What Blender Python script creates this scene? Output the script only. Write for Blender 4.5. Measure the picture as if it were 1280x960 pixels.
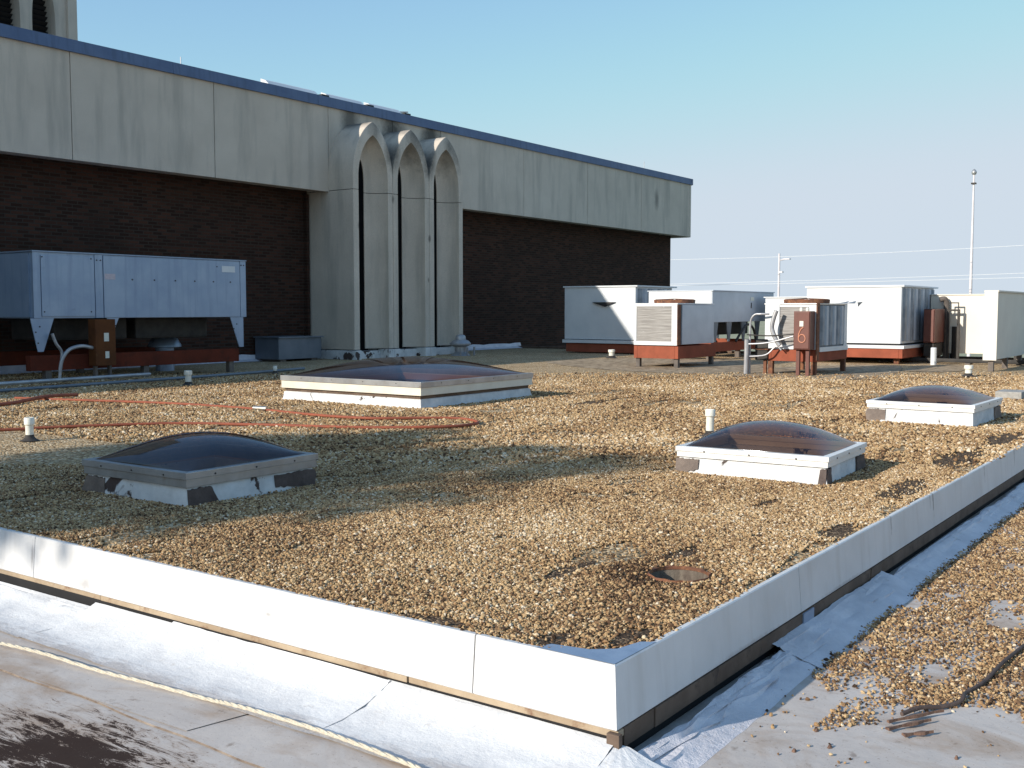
import bpy, bmesh, math, random
import numpy as np
from mathutils import Vector, Matrix
random.seed(7); rng = np.random.default_rng(11)
S = bpy.context.scene
for o in list(bpy.data.objects): bpy.data.objects.remove(o)
COL = S.collection
PI = math.pi

# ------------------------------------------------------------------ camera
CAMP = Vector((-3.423, -1.967, 1.34))
_A, _P = math.radians(35.5), math.radians(4.0)
fwd = Vector((math.cos(_A)*math.cos(_P), math.sin(_A)*math.cos(_P), -math.sin(_P)))
cd = bpy.data.cameras.new('camera'); cam = bpy.data.objects.new('camera', cd); COL.objects.link(cam)
cam.location = CAMP; cam.rotation_euler = fwd.to_track_quat('-Z', 'Y').to_euler()
cd.sensor_width = 36; cd.lens = 36*1329/1280; cd.clip_start = .05; cd.clip_end = 6000
S.camera = cam
# ------------------------------------------------------------------ sky and sun
SUNV = Vector((-2.3, .78, 1.0)).normalized()          # towards the sun
W = bpy.data.worlds.new('World'); S.world = W; W.use_nodes = True
wn = W.node_tree; bg = wn.nodes['Background']
sky = wn.nodes.new('ShaderNodeTexSky'); sky.sky_type = 'NISHITA'; sky.sun_disc = False
sky.sun_elevation = math.asin(SUNV.z); sky.sun_rotation = math.atan2(SUNV.x, SUNV.y)
sky.altitude = 100; sky.air_density = 1.0; sky.dust_density = .25; sky.ozone_density = 3.0
# thin summer haze: the clear-sky colours are flattened channel by channel
se = wn.nodes.new('ShaderNodeSeparateColor'); co = wn.nodes.new('ShaderNodeCombineColor'); wn.links.new(sky.outputs[0], se.inputs[0])
for i_, (pw_, sc_, cap_) in enumerate(((.80, 1.66, 4.5), (.74, 1.99, 5.15), (.60, 2.45, 5.85))):
    p_ = wn.nodes.new('ShaderNodeMath'); p_.operation = 'POWER'; p_.inputs[1].default_value = pw_; wn.links.new(se.outputs[i_], p_.inputs[0])
    q_ = wn.nodes.new('ShaderNodeMath'); q_.operation = 'MULTIPLY'; q_.inputs[1].default_value = sc_; wn.links.new(p_.outputs[0], q_.inputs[0])
    m_ = wn.nodes.new('ShaderNodeMath'); m_.operation = 'SMOOTH_MIN'; m_.inputs[1].default_value = cap_; m_.inputs[2].default_value = 1.2; wn.links.new(q_.outputs[0], m_.inputs[0]); wn.links.new(m_.outputs[0], co.inputs[i_])
wn.links.new(co.outputs[0], bg.inputs[0]); bg.inputs[1].default_value = .11
sl = bpy.data.lights.new('sun', 'SUN'); sun = bpy.data.objects.new('sun', sl); COL.objects.link(sun)
sl.energy = 4.2; sl.angle = math.radians(.53); sl.color = (1, .93, .82)
sun.rotation_euler = SUNV.to_track_quat('Z', 'Y').to_euler(); sun.location = (-20, 5, 15)
S.view_settings.view_transform = 'Standard'; S.view_settings.look = 'None'
S.view_settings.exposure = .35; S.view_settings.gamma = 1; S.view_settings.use_curve_mapping = False
try:
    S.cycles.max_bounces = 6; S.cycles.diffuse_bounces = 3; S.cycles.transparent_max_bounces = 8
except Exception: pass

# ------------------------------------------------------------------ materials
class N:
    """tiny node helper"""
    def __init__(s, name):
        s.m = bpy.data.materials.new(name); s.m.use_nodes = True; s.t = s.m.node_tree
        s.b = s.t.nodes['Principled BSDF']; s.tc = s.t.nodes.new('ShaderNodeTexCoord')
    def new(s, typ, **kw):
        n = s.t.nodes.new('ShaderNode'+typ)
        for k, v in kw.items(): setattr(n, k, v)
        return n
    def L(s, a, b): s.t.links.new(a, b)
    def vec(s, scale=(1, 1, 1), geo=False):
        mp = s.new('Mapping'); mp.inputs['Scale'].default_value = scale
        if geo: s.L(s.new('NewGeometry').outputs['Position'], mp.inputs[0])
        else: s.L(s.tc.outputs['Object'], mp.inputs[0])
        return mp.outputs[0]
    def noise(s, scale=5, detail=4, rough=.55, vs=(1, 1, 1), dist=0, geo=False):
        n = s.new('TexNoise'); n.inputs['Scale'].default_value = scale; n.inputs['Detail'].default_value = detail
        n.inputs['Roughness'].default_value = rough; n.inputs['Distortion'].default_value = dist
        s.L(s.vec(vs, geo), n.inputs['Vector']); return n.outputs['Fac']
    def ramp(s, fac, stops):
        r = s.new('ValToRGB'); e = r.color_ramp.elements
        while len(e) < len(stops): e.new(.5)
        for el, (p, c) in zip(e, stops):
            el.position = p; el.color = (c, c, c, 1) if isinstance(c, (int, float)) else (*c, 1)
        s.L(fac, r.inputs[0]); return r.outputs[0]
    def mix(s, f, a, b, mode='MIX'):
        n = s.new('MixRGB', blend_type=mode)
        for i, v in ((0, f), (1, a), (2, b)):
            if isinstance(v, (int, float)): n.inputs[i].default_value = v if i == 0 else (v, v, v, 1)
            elif isinstance(v, tuple): n.inputs[i].default_value = (*v, 1)
            else: s.L(v, n.inputs[i])
        return n.outputs[0]
    def math(s, op, a, b=0, clamp=False):
        n = s.new('Math', operation=op, use_clamp=clamp)
        for i, v in ((0, a), (1, b)):
            if isinstance(v, (int, float)): n.inputs[i].default_value = v
            else: s.L(v, n.inputs[i])
        return n.outputs[0]
    def bump(s, h, strength=.3, dist=.01, prev=None):
        n = s.new('Bump'); n.inputs['Strength'].default_value = strength; n.inputs['Distance'].default_value = dist
        s.L(h, n.inputs['Height'])
        if prev is not None: s.L(prev, n.inputs['Normal'])
        return n.outputs[0]
    def out(s, col=None, rough=.6, metal=0, normal=None, spec=.5):
        if col is not None:
            if isinstance(col, tuple): s.b.inputs['Base Color'].default_value = (*col, 1)
            else: s.L(col, s.b.inputs['Base Color'])
        if isinstance(rough, (int, float)): s.b.inputs['Roughness'].default_value = rough
        else: s.L(rough, s.b.inputs['Roughness'])
        s.b.inputs['Metallic'].default_value = metal; s.b.inputs['Specular IOR Level'].default_value = spec
        if normal is not None: s.L(normal, s.b.inputs['Normal'])
        return s.m

def paint(name, c1, c2, scale=3, rough=.5, metal=0, bump=.1, streak=None, grime=None, gr=(.55, .75), fine=60, lo=.35, hi=.65, bd=.004, spec=.5):
    n = N(name)
    col = n.mix(n.ramp(n.noise(scale, 5, .6), [(lo, 0.), (hi, 1.)]), c1, c2)
    if streak: col = n.mix(n.ramp(n.noise(1, 4, .6, vs=(9, 9, .55)), [(.5, 0.), (.72, .75)]), col, streak)
    if grime: col = n.mix(n.ramp(n.noise(scale*1.7+1.3, 6, .68, dist=.4), [(gr[0], 0.), (gr[1], 1.)]), col, grime)
    return n.out(col, rough, metal, n.bump(n.noise(fine, 3), bump, bd), spec)

MT = {}
# concrete: exposed aggregate panels, vertical streaks, grime spots in the arch valleys
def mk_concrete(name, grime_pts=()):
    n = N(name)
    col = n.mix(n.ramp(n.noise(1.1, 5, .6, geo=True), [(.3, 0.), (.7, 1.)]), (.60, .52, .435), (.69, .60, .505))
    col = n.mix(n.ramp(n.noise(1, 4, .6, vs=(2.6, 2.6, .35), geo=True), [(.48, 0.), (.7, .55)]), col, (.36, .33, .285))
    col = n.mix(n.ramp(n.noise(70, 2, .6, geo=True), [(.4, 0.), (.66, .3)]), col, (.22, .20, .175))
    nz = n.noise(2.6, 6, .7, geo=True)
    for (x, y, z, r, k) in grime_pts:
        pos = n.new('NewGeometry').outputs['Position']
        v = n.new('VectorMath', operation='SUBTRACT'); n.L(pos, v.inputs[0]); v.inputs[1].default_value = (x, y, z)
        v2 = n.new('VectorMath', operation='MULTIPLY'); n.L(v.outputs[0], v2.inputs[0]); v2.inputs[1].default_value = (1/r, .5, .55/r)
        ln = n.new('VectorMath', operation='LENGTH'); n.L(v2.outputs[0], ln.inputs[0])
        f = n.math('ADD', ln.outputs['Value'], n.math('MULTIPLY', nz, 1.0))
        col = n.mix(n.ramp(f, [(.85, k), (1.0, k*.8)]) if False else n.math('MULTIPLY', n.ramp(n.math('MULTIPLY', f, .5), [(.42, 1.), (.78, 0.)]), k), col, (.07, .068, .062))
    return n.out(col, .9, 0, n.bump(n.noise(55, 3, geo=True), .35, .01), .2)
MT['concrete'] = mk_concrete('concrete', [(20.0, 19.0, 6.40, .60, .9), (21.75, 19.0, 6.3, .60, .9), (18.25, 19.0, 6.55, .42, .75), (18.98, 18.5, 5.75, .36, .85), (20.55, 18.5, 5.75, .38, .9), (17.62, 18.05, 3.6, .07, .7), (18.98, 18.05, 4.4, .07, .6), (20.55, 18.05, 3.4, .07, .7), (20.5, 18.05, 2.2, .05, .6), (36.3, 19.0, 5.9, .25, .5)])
MT['concrete_tower'] = mk_concrete('concrete_tower')
def mk_brick():
    n = N('brown_brick')
    sx = n.new('SeparateXYZ'); n.L(n.new('NewGeometry').outputs['Position'], sx.inputs[0])
    u = n.math('ADD', sx.outputs[0], sx.outputs[1])
    cb = n.new('CombineXYZ'); n.L(u, cb.inputs[0]); n.L(sx.outputs[2], cb.inputs[1])
    b = n.new('TexBrick'); n.L(cb.outputs[0], b.inputs['Vector'])
    b.inputs['Scale'].default_value = 1; b.inputs['Brick Width'].default_value = .26; b.inputs['Row Height'].default_value = .08
    b.inputs['Mortar Size'].default_value = .012; b.inputs['Mortar Smooth'].default_value = .2; b.inputs['Bias'].default_value = -.2
    b.inputs['Color1'].default_value = (.036, .017, .012, 1); b.inputs['Color2'].default_value = (.095, .040, .026, 1); b.inputs['Mortar'].default_value = (.055, .042, .034, 1)
    col = n.mix(n.ramp(n.noise(.7, 4, .6, geo=True), [(.4, 0.), (.7, .5)]), b.outputs['Color'], (.03, .02, .016))
    h = n.math('SUBTRACT', 1, b.outputs['Fac'])
    return n.out(col, .9, 0, n.bump(h, .6, .02), .15)
MT['brick'] = mk_brick()
MT['coping'] = paint('blue_grey_coping', (.085, .125, .225), (.11, .155, .26), 2, .55, .2, .05, streak=(.07, .10, .17))  # blue of the reflected sky is put into the metal colour
MT['dark'] = paint('dark_void', (.01, .01, .012), (.016, .016, .018), 5, .8)
MT['slot_glass'] = paint('dark_slot_glass', (.004, .004, .005), (.006, .006, .007), 3, .8, spec=.05)
MT['louvre'] = paint('dark_louvre', (.02, .018, .02), (.03, .027, .028), 3, .7)
MT['white_fascia'] = paint('white_enamel_fascia', (.70, .685, .675), (.62, .61, .60), 2.2, .42, 0, .5, streak=(.56, .54, .52), grime=(.42, .39, .36), gr=(.66, .95), fine=2.2, bd=.03)
def fascia_stains():
    m = MT['white_fascia']; t = m.node_tree; b = t.nodes['Principled BSDF']; src = b.inputs['Base Color'].links[0].from_socket
    geo = t.nodes.new('ShaderNodeNewGeometry'); nz = t.nodes.new('ShaderNodeTexNoise'); nz.inputs['Scale'].default_value = 30; t.links.new(geo.outputs['Position'], nz.inputs['Vector'])
    for (x, y, z, rx, rz, k) in ((4.60, 0, 0, .022, .16, .85), (4.52, 0, -.02, .012, .10, .6), (3.55, 0, -.03, .02, .12, .55), (6.3, 0, 0, .03, .16, .5), (7.6, 0, 0, .02, .2, .7), (1.2, 0, -.235, .5, .02, .35), (2.6, 0, -.235, .5, .018, .4), (0, 3.95, -.12, .02, .11, .5), (0, 3.4, -.20, .10, .05, .4), (0, 1.9, -.12, .03, .015, .5)):
        v = t.nodes.new('ShaderNodeVectorMath'); v.operation = 'SUBTRACT'; t.links.new(geo.outputs['Position'], v.inputs[0]); v.inputs[1].default_value = (x, y, z)
        w = t.nodes.new('ShaderNodeVectorMath'); w.operation = 'MULTIPLY'; t.links.new(v.outputs[0], w.inputs[0]); w.inputs[1].default_value = ((1/rx, 4, 1/rz) if y == 0 else (4, 1/rx, 1/rz))
        l = t.nodes.new('ShaderNodeVectorMath'); l.operation = 'LENGTH'; t.links.new(w.outputs[0], l.inputs[0])
        a = t.nodes.new('ShaderNodeMath'); a.operation = 'ADD'; t.links.new(l.outputs['Value'], a.inputs[0]); t.links.new(nz.outputs['Fac'], a.inputs[1])
        mr = t.nodes.new('ShaderNodeMapRange'); mr.inputs[1].default_value = .7; mr.inputs[2].default_value = 1.5; mr.inputs[3].default_value = k; mr.inputs[4].default_value = 0; t.links.new(a.outputs[0], mr.inputs[0])
        mx = t.nodes.new('ShaderNodeMixRGB'); t.links.new(mr.outputs[0], mx.inputs[0]); t.links.new(src, mx.inputs[1]); mx.inputs[2].default_value = (.14, .12, .11, 1); src = mx.outputs[0]
    t.links.new(src, b.inputs['Base Color'])
fascia_stains()
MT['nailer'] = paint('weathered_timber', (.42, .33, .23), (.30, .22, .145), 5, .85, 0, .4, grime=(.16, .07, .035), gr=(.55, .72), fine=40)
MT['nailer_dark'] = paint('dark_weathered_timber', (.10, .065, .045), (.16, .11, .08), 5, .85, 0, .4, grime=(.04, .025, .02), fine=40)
MT['alu'] = paint('weathered_aluminium', (.46, .46, .46), (.34, .34, .345), 4, .38, .55, .08, streak=(.36, .34, .32), grime=(.30, .23, .17), gr=(.6, .8))
MT['white_alu'] = paint('white_painted_aluminium', (.80, .79, .77), (.72, .70, .67), 4, .45, 0, .06, grime=(.5, .40, .30), gr=(.66, .85))
MT['cream_alu'] = paint('cream_painted_rail', (.78, .73, .62), (.70, .64, .53), 3, .5, 0, .06, grime=(.4, .3, .2), gr=(.68, .85))
def mk_curb(name, lo, hi):
    n = N(name)
    d = n.ramp(n.noise(3.1, 5, .6, dist=.5), [(lo, 0.), (hi, 1.)])
    col = n.mix(n.ramp(n.noise(6, 5, .6), [(.35, 0.), (.65, 1.)]), (.72, .72, .72), (.56, .57, .58))
    col = n.mix(d, col, (.075, .055, .05))
    return n.out(col, .75, 0, n.bump(n.noise(22, 4), .5, .012), .25)
MT['curb'] = mk_curb('white_coated_curb', .64, .66)
MT['curb_worn'] = mk_curb('worn_coated_curb', .58, .61)
MT['peel'] = paint('bare_tar_flashing', (.07, .05, .045), (.13, .10, .09), 8, .85, 0, .6, fine=30, bd=.01)
MT['peel_grey'] = paint('bare_grey_flashing', (.24, .19, .16), (.15, .12, .105), 8, .85, 0, .6, fine=30, bd=.01)
MT['drainwall'] = paint('drain_bowl_wall', (.24, .20, .155), (.12, .09, .07), 14, .85, 0, .5, streak=(.06, .045, .035), grime=(.05, .035, .028), gr=(.56, .8), fine=30, bd=.01)
MT['well'] = paint('skylight_well', (.62, .42, .27), (.54, .36, .22), 3, .8)
def mk_dome():
    n = N('bronze_acrylic')
    tr = n.new('BsdfTransparent'); tr.inputs[0].default_value = (.68, .52, .40, 1)
    gl = n.new('BsdfGlossy'); gl.inputs['Roughness'].default_value = .06; gl.inputs['Color'].default_value = (.78, .84, .95, 1)
    fr = n.new('Fresnel'); fr.inputs[0].default_value = 1.5
    f = n.math('ADD', n.math('MULTIPLY', fr.outputs[0], .74), .03, True)
    nz = n.bump(n.noise(2, 2), .05, .02); n.L(nz, gl.inputs['Normal'])
    df = n.new('BsdfDiffuse'); df.inputs[0].default_value = (.05, .042, .04, 1)
    m0 = n.new('MixShader'); m0.inputs[0].default_value = .08; n.L(tr.outputs[0], m0.inputs[1]); n.L(df.outputs[0], m0.inputs[2])
    mx = n.new('MixShader'); n.L(f, mx.inputs[0]); n.L(m0.outputs[0], mx.inputs[1]); n.L(gl.outputs[0], mx.inputs[2])
    n.L(mx.outputs[0], n.t.nodes['Material Output'].inputs[0]); return n.m
MT['dome'] = mk_dome()
MT['galv'] = paint('galvanised_blue_grey_sheet', (.25, .33, .46), (.32, .40, .52), 1.6, .42, .35, .05, streak=(.21, .28, .40), grime=(.18, .22, .28), gr=(.66, .85))
MT['white_unit'] = paint('white_unit_enamel', (.70, .71, .72), (.62, .64, .66), 1.5, .45, 0, .04, grime=(.6, .58, .54), gr=(.7, .9))
MT['grey_unit'] = paint('pale_grey_unit_panel', (.50, .54, .60), (.43, .47, .53), 2, .5, .2, .05, grime=(.30, .28, .27), gr=(.66, .85))
MT['fin'] = paint('grey_coil_fins', (.20, .22, .25), (.30, .33, .37), 4, .6, .3, .05)
MT['fin_light'] = paint('pale_louvre_strip', (.42, .46, .52), (.34, .38, .44), 4, .5, .2, .05)
def mk_coil():
    n = N('coil_mesh'); w = n.noise(1, 2, .5, vs=(2, 2, 90))
    col = n.mix(n.ramp(w, [(.42, 0.), (.58, 1.)]), (.25, .235, .225), (.40, .385, .37))
    col = n.mix(n.ramp(n.noise(13, 3), [(.70, 0.), (.73, 1.)]), col, (.7, .68, .66))
    return n.out(col, .7, .2, n.bump(w, .5, .01))
MT['coil'] = mk_coil()
MT['primer'] = paint('red_oxide_primer', (.33, .095, .055), (.25, .075, .045), 3, .75, 0, .15, spec=.08, grime=(.20, .07, .04), gr=(.55, .8))
MT['primer_shaded'] = paint('shaded_red_primer', (.15, .035, .02), (.10, .026, .016), 3, .8, 0, .15, spec=.08, grime=(.06, .025, .018), gr=(.5, .8))  # same red primer with the shade under the condenser put into its colour
MT['rust'] = paint('rusted_steel', (.20, .08, .04), (.09, .04, .028), 6, .85, 0, .5, grime=(.34, .15, .06), gr=(.5, .7), fine=30, bd=.01)
MT['brown_box'] = paint('brown_painted_box', (.11, .032, .022), (.15, .045, .03), 4, .5, 0, .08, grime=(.09, .035, .025), gr=(.6, .8))
MT['orange_box'] = paint('faded_orange_brown_box', (.14, .052, .02), (.09, .035, .016), 3, .7, 0, .1, grime=(.30, .18, .07), gr=(.66, .85), spec=.1)
MT['chalk'] = paint('faded_orange_lettering', (.62, .27, .17), (.55, .24, .15), 30, .8)
MT['label'] = paint('pale_paper_label', (.74, .72, .64), (.66, .64, .55), 20, .7)
MT['label_pink'] = paint('faded_pink_label', (.50, .42, .47), (.58, .52, .55), 20, .7)
MT['beige'] = paint('beige_duct_paint', (.66, .62, .54), (.60, .56, .49), 1.4, .55, 0, .05, grime=(.45, .42, .36), gr=(.68, .88))
MT['beige_light'] = paint('cream_duct_paint', (.76, .71, .62), (.70, .65, .57), 1.4, .55, 0, .05)
MT['black'] = paint('black_coated_pipe', (.02, .018, .017), (.045, .04, .036), 5, .7, 0, .2)
MT['stub'] = paint('grey_brown_stub_post', (.10, .085, .075), (.17, .14, .12), 5, .8, 0, .3)
MT['conduit'] = paint('grey_conduit', (.34, .34, .36), (.46, .46, .47), 6, .45, .5, .05)
MT['pvc'] = paint('white_pvc_pipe', (.80, .78, .70), (.70, .68, .60), 14, .5, 0, .05, grime=(.45, .40, .33), gr=(.62, .8))
MT['boot'] = paint('black_pipe_boot', (.03, .026, .024), (.06, .05, .045), 9, .8, 0, .3)
MT['hose'] = paint('orange_red_rubber_hose', (.33, .085, .04), (.24, .065, .035), 7, .75, 0, .1, grime=(.20, .07, .04), gr=(.58, .75))
MT['brass'] = paint('steel_coupling', (.6, .58, .52), (.4, .36, .3), 20, .35, .8)
MT['rope'] = paint('cream_twisted_rope', (.66, .60, .48), (.5, .44, .34), 60, .9, 0, .8, fine=130, bd=.004)
MT['cable'] = paint('weathered_black_cable', (.05, .035, .03), (.12, .08, .065), 20, .75, 0, .4)
MT['stick'] = paint('rotten_timber_strip', (.10, .055, .04), (.22, .13, .09), 25, .9, 0, .6)
MT['blockm'] = paint('grey_block_concrete', (.42, .40, .37), (.30, .285, .26), 14, .95, 0, .6, fine=40, bd=.01)
MT['pole'] = paint('pale_pole_paint', (.72, .68, .70), (.62, .57, .58), 3, .5)
MT['wire'] = paint('pale_wire', (.85, .85, .85), (.8, .8, .8), 3, .6, 0)
MT['wood_pole'] = paint('wood_pole', (.16, .11, .08), (.10, .07, .05), 5, .9)
MT['bark'] = paint('tree_bark', (.09, .065, .045), (.05, .036, .026), 8, .95, 0, .6)
MT['leaf'] = paint('tree_leaf', (.05, .09, .02), (.09, .12, .03), 2, .7)
MT['pad'] = paint('worn_walkway_pad', (.30, .225, .15), (.46, .36, .25), 2.5, .9, 0, .5, grime=(.10, .075, .055), gr=(.5, .66), fine=50, bd=.01, spec=.06)
MT['dark_grey'] = paint('grey_painted_steel', (.13, .155, .19), (.17, .195, .23), 3, .5, .3, .05)  # dark grey steel for the low box, tapered legs and ground pipe
def mk_lawn():
    n = N('dry_lawn'); col = n.mix(n.ramp(n.noise(.08, 6, .6), [(.3, 0.), (.7, 1.)]), (.30, .31, .20), (.40, .38, .27))
    return n.out(col, .95, 0, n.bump(n.noise(6, 3), .4, .05), .1)
MT['lawn'] = mk_lawn()
def mk_gravel():
    n = N('tan_gravel_bed')
    def cells(sc):
        v = n.new('TexVoronoi'); v.inputs['Scale'].default_value = sc; n.L(n.vec(geo=True), v.inputs['Vector'])
        return v
    v = cells(44)
    sp = n.new('SeparateColor'); n.L(v.outputs['Color'], sp.inputs[0])
    col = n.ramp(sp.outputs[0], [(0., (.16, .10, .055)), (.22, (.36, .235, .125)), (.5, (.56, .39, .21)), (.8, (.68, .51, .31)), (1., (.84, .74, .55))])
    v2 = cells(21)
    sp2 = n.new('SeparateColor'); n.L(v2.outputs['Color'], sp2.inputs[0])
    col = n.mix(n.ramp(sp2.outputs[1], [(0., .30), (.35, 0.)]), col, (.16, .095, .05))
    gap = n.ramp(v.outputs['Distance'], [(.5, 0.), (.9, .8)])
    col = n.mix(gap, col, (.12, .075, .042))
    col = n.mix(n.ramp(n.noise(.75, 6, .65, geo=True), [(.45, 0.), (.70, .38)]), col, (.19, .12, .065))
    bare = n.ramp(n.noise(1.05, 7, .7, vs=(.8, 2.2, 1), geo=True), [(.655, 0.), (.70, .75)])
    col = n.mix(bare, col, (.075, .055, .042))
    h = n.math('SUBTRACT', 1, v.outputs['Distance'])
    b1 = n.bump(n.noise(1.6, 4, .6, geo=True), .35, .10)
    b2 = n.bump(h, .9, .014, b1)
    return n.out(col, .92, 0, b2, .12)
MT['gravel'] = mk_gravel()
def mk_under():
    n = N('dusty_tar_under_gravel')
    col = n.mix(n.ramp(n.noise(3, 5, .65, geo=True), [(.35, 0.), (.7, 1.)]), (.05, .034, .024), (.115, .078, .052))
    v = n.new('TexVoronoi'); v.inputs['Scale'].default_value = 85; n.L(n.vec(geo=True), v.inputs['Vector'])
    sp = n.new('SeparateColor'); n.L(v.outputs['Color'], sp.inputs[0])
    col = n.mix(n.ramp(sp.outputs[0], [(.72, 0.), (.76, .9)]), col, n.mix(sp.outputs[1], (.20, .125, .075), (.38, .27, .17)))
    return n.out(col, .92, 0, n.bump(n.math('SUBTRACT', 1, v.outputs['Distance']), .8, .01), .1)
MT['under'] = mk_under()
def mk_stone():
    n = N('pea_gravel_stone')
    a = n.new('Attribute', attribute_type='INSTANCER', attribute_name='scol')
    col = n.ramp(a.outputs['Fac'], [(0., (.045, .028, .02)), (.16, (.13, .075, .045)), (.34, (.31, .185, .095)), (.60, (.49, .33, .17)), (.86, (.63, .465, .275)), (1., (.76, .64, .48))])
    col = n.mix(n.ramp(n.noise(260, 2, geo=True), [(.4, 0.), (.7, .25)]), col, (.22, .14, .08))
    return n.out(col, .92, 0, None, .08)
MT['stone'] = mk_stone()
def mk_lower():
    n = N('weathered_roof_membrane')
    col = n.mix(n.ramp(n.noise(1.7, 6, .65, geo=True), [(.3, 0.), (.7, 1.)]), (.47, .425, .395), (.58, .53, .49))
    # ochre silt washed into bands
    silt = n.ramp(n.noise(1.5, 7, .68, vs=(1.6, .8, 1), dist=.6, geo=True), [(.47, 0.), (.64, .55)])
    col = n.mix(silt, col, (.30, .19, .11))
    col = n.mix(n.ramp(n.noise(7, 5, .7, vs=(1, 1.3, 1), geo=True), [(.62, 0.), (.72, .55)]), col, (.16, .11, .08))
    col = n.mix(n.ramp(n.noise(90, 2, .6, geo=True), [(.66, 0.), (.72, .6)]), col, (.2, .13, .09))
    # dark bitumen stain with ragged streaks
    pos = n.new('NewGeometry').outputs['Position']
    v = n.new('VectorMath', operation='SUBTRACT'); n.L(pos, v.inputs[0]); v.inputs[1].default_value = (-1.15, 1.76, -.38)
    mp = n.new('Mapping'); mp.inputs['Rotation'].default_value = (0, 0, math.radians(20)); mp.inputs['Scale'].default_value = (2.9, 1.45, 1); n.L(v.outputs[0], mp.inputs[0])
    ln = n.new('VectorMath', operation='LENGTH'); n.L(mp.outputs[0], ln.inputs[0])
    f = n.math('ADD', ln.outputs['Value'], n.math('MULTIPLY', n.math('SUBTRACT', n.noise(4.6, 9, .86, vs=(4.2, .8, 1), dist=.6, geo=True), .5), 4.2))
    col = n.mix(n.ramp(f, [(.62, .5), (1., .0)]), col, (.26, .16, .10))
    col = n.mix(n.ramp(f, [(.58, .97), (.66, .0)]), col, (.030, .016, .012))
    return n.out(col, .8, 0, n.bump(n.noise(4, 6, .6, geo=True), .35, .02), .15)
MT['lower'] = mk_lower()
def mk_coat(name, a, b, dirt, axis, edge):
    n = N(name)
    col = n.mix(n.ramp(n.noise(2.4, 6, .65, vs=(1.5, 1.5, 1), geo=True), [(.35, 0.), (.65, 1.)]), a, b)
    col = n.mix(n.ramp(n.noise(11, 6, .72, geo=True), [(.60, 0.), (.72, .6)]), col, dirt)
    sx = n.new('SeparateXYZ'); n.L(n.new('NewGeometry').outputs['Position'], sx.inputs[0])
    d = n.math('ADD', sx.outputs[axis], n.math('MULTIPLY', n.math('SUBTRACT', n.noise(6, 7, .75, vs=(.8, .8, 1) if axis else (2.5, .6, 1), geo=True), .5), .45 if axis == 0 else .1))
    col = n.mix(n.ramp(n.math('ADD', n.math('MULTIPLY', d, 1), 1), [(1+edge-.05, .9), (1+edge+.05, 0.)]), col, (.45, .42, .41)) if axis == 0 else col
    n1 = n.bump(n.noise(3.5, 6, .7, geo=True), .8 if axis else .45, .035)
    return n.out(col, .62, 0, n.bump(n.noise(26, 6, .78, vs=(1, 1, 1) if axis else (1.4, .5, 1), geo=True), .8 if axis else .35, .012, n1), .18)
MT['seam'] = paint('dirty_seam_lip', (.10, .065, .045), (.30, .24, .19), 9, .9)
MT['coat'] = mk_coat('white_roof_coating', (.78, .78, .78), (.66, .66, .67), (.50, .45, .41), 0, -.43)
MT['coat_blue'] = mk_coat('violet_tinted_roof_coating', (.76, .735, .77), (.60, .585, .62), (.22, .19, .18), 1, -.2)  # white coating; violet tint in the colour offsets the cyan sky fill

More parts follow.
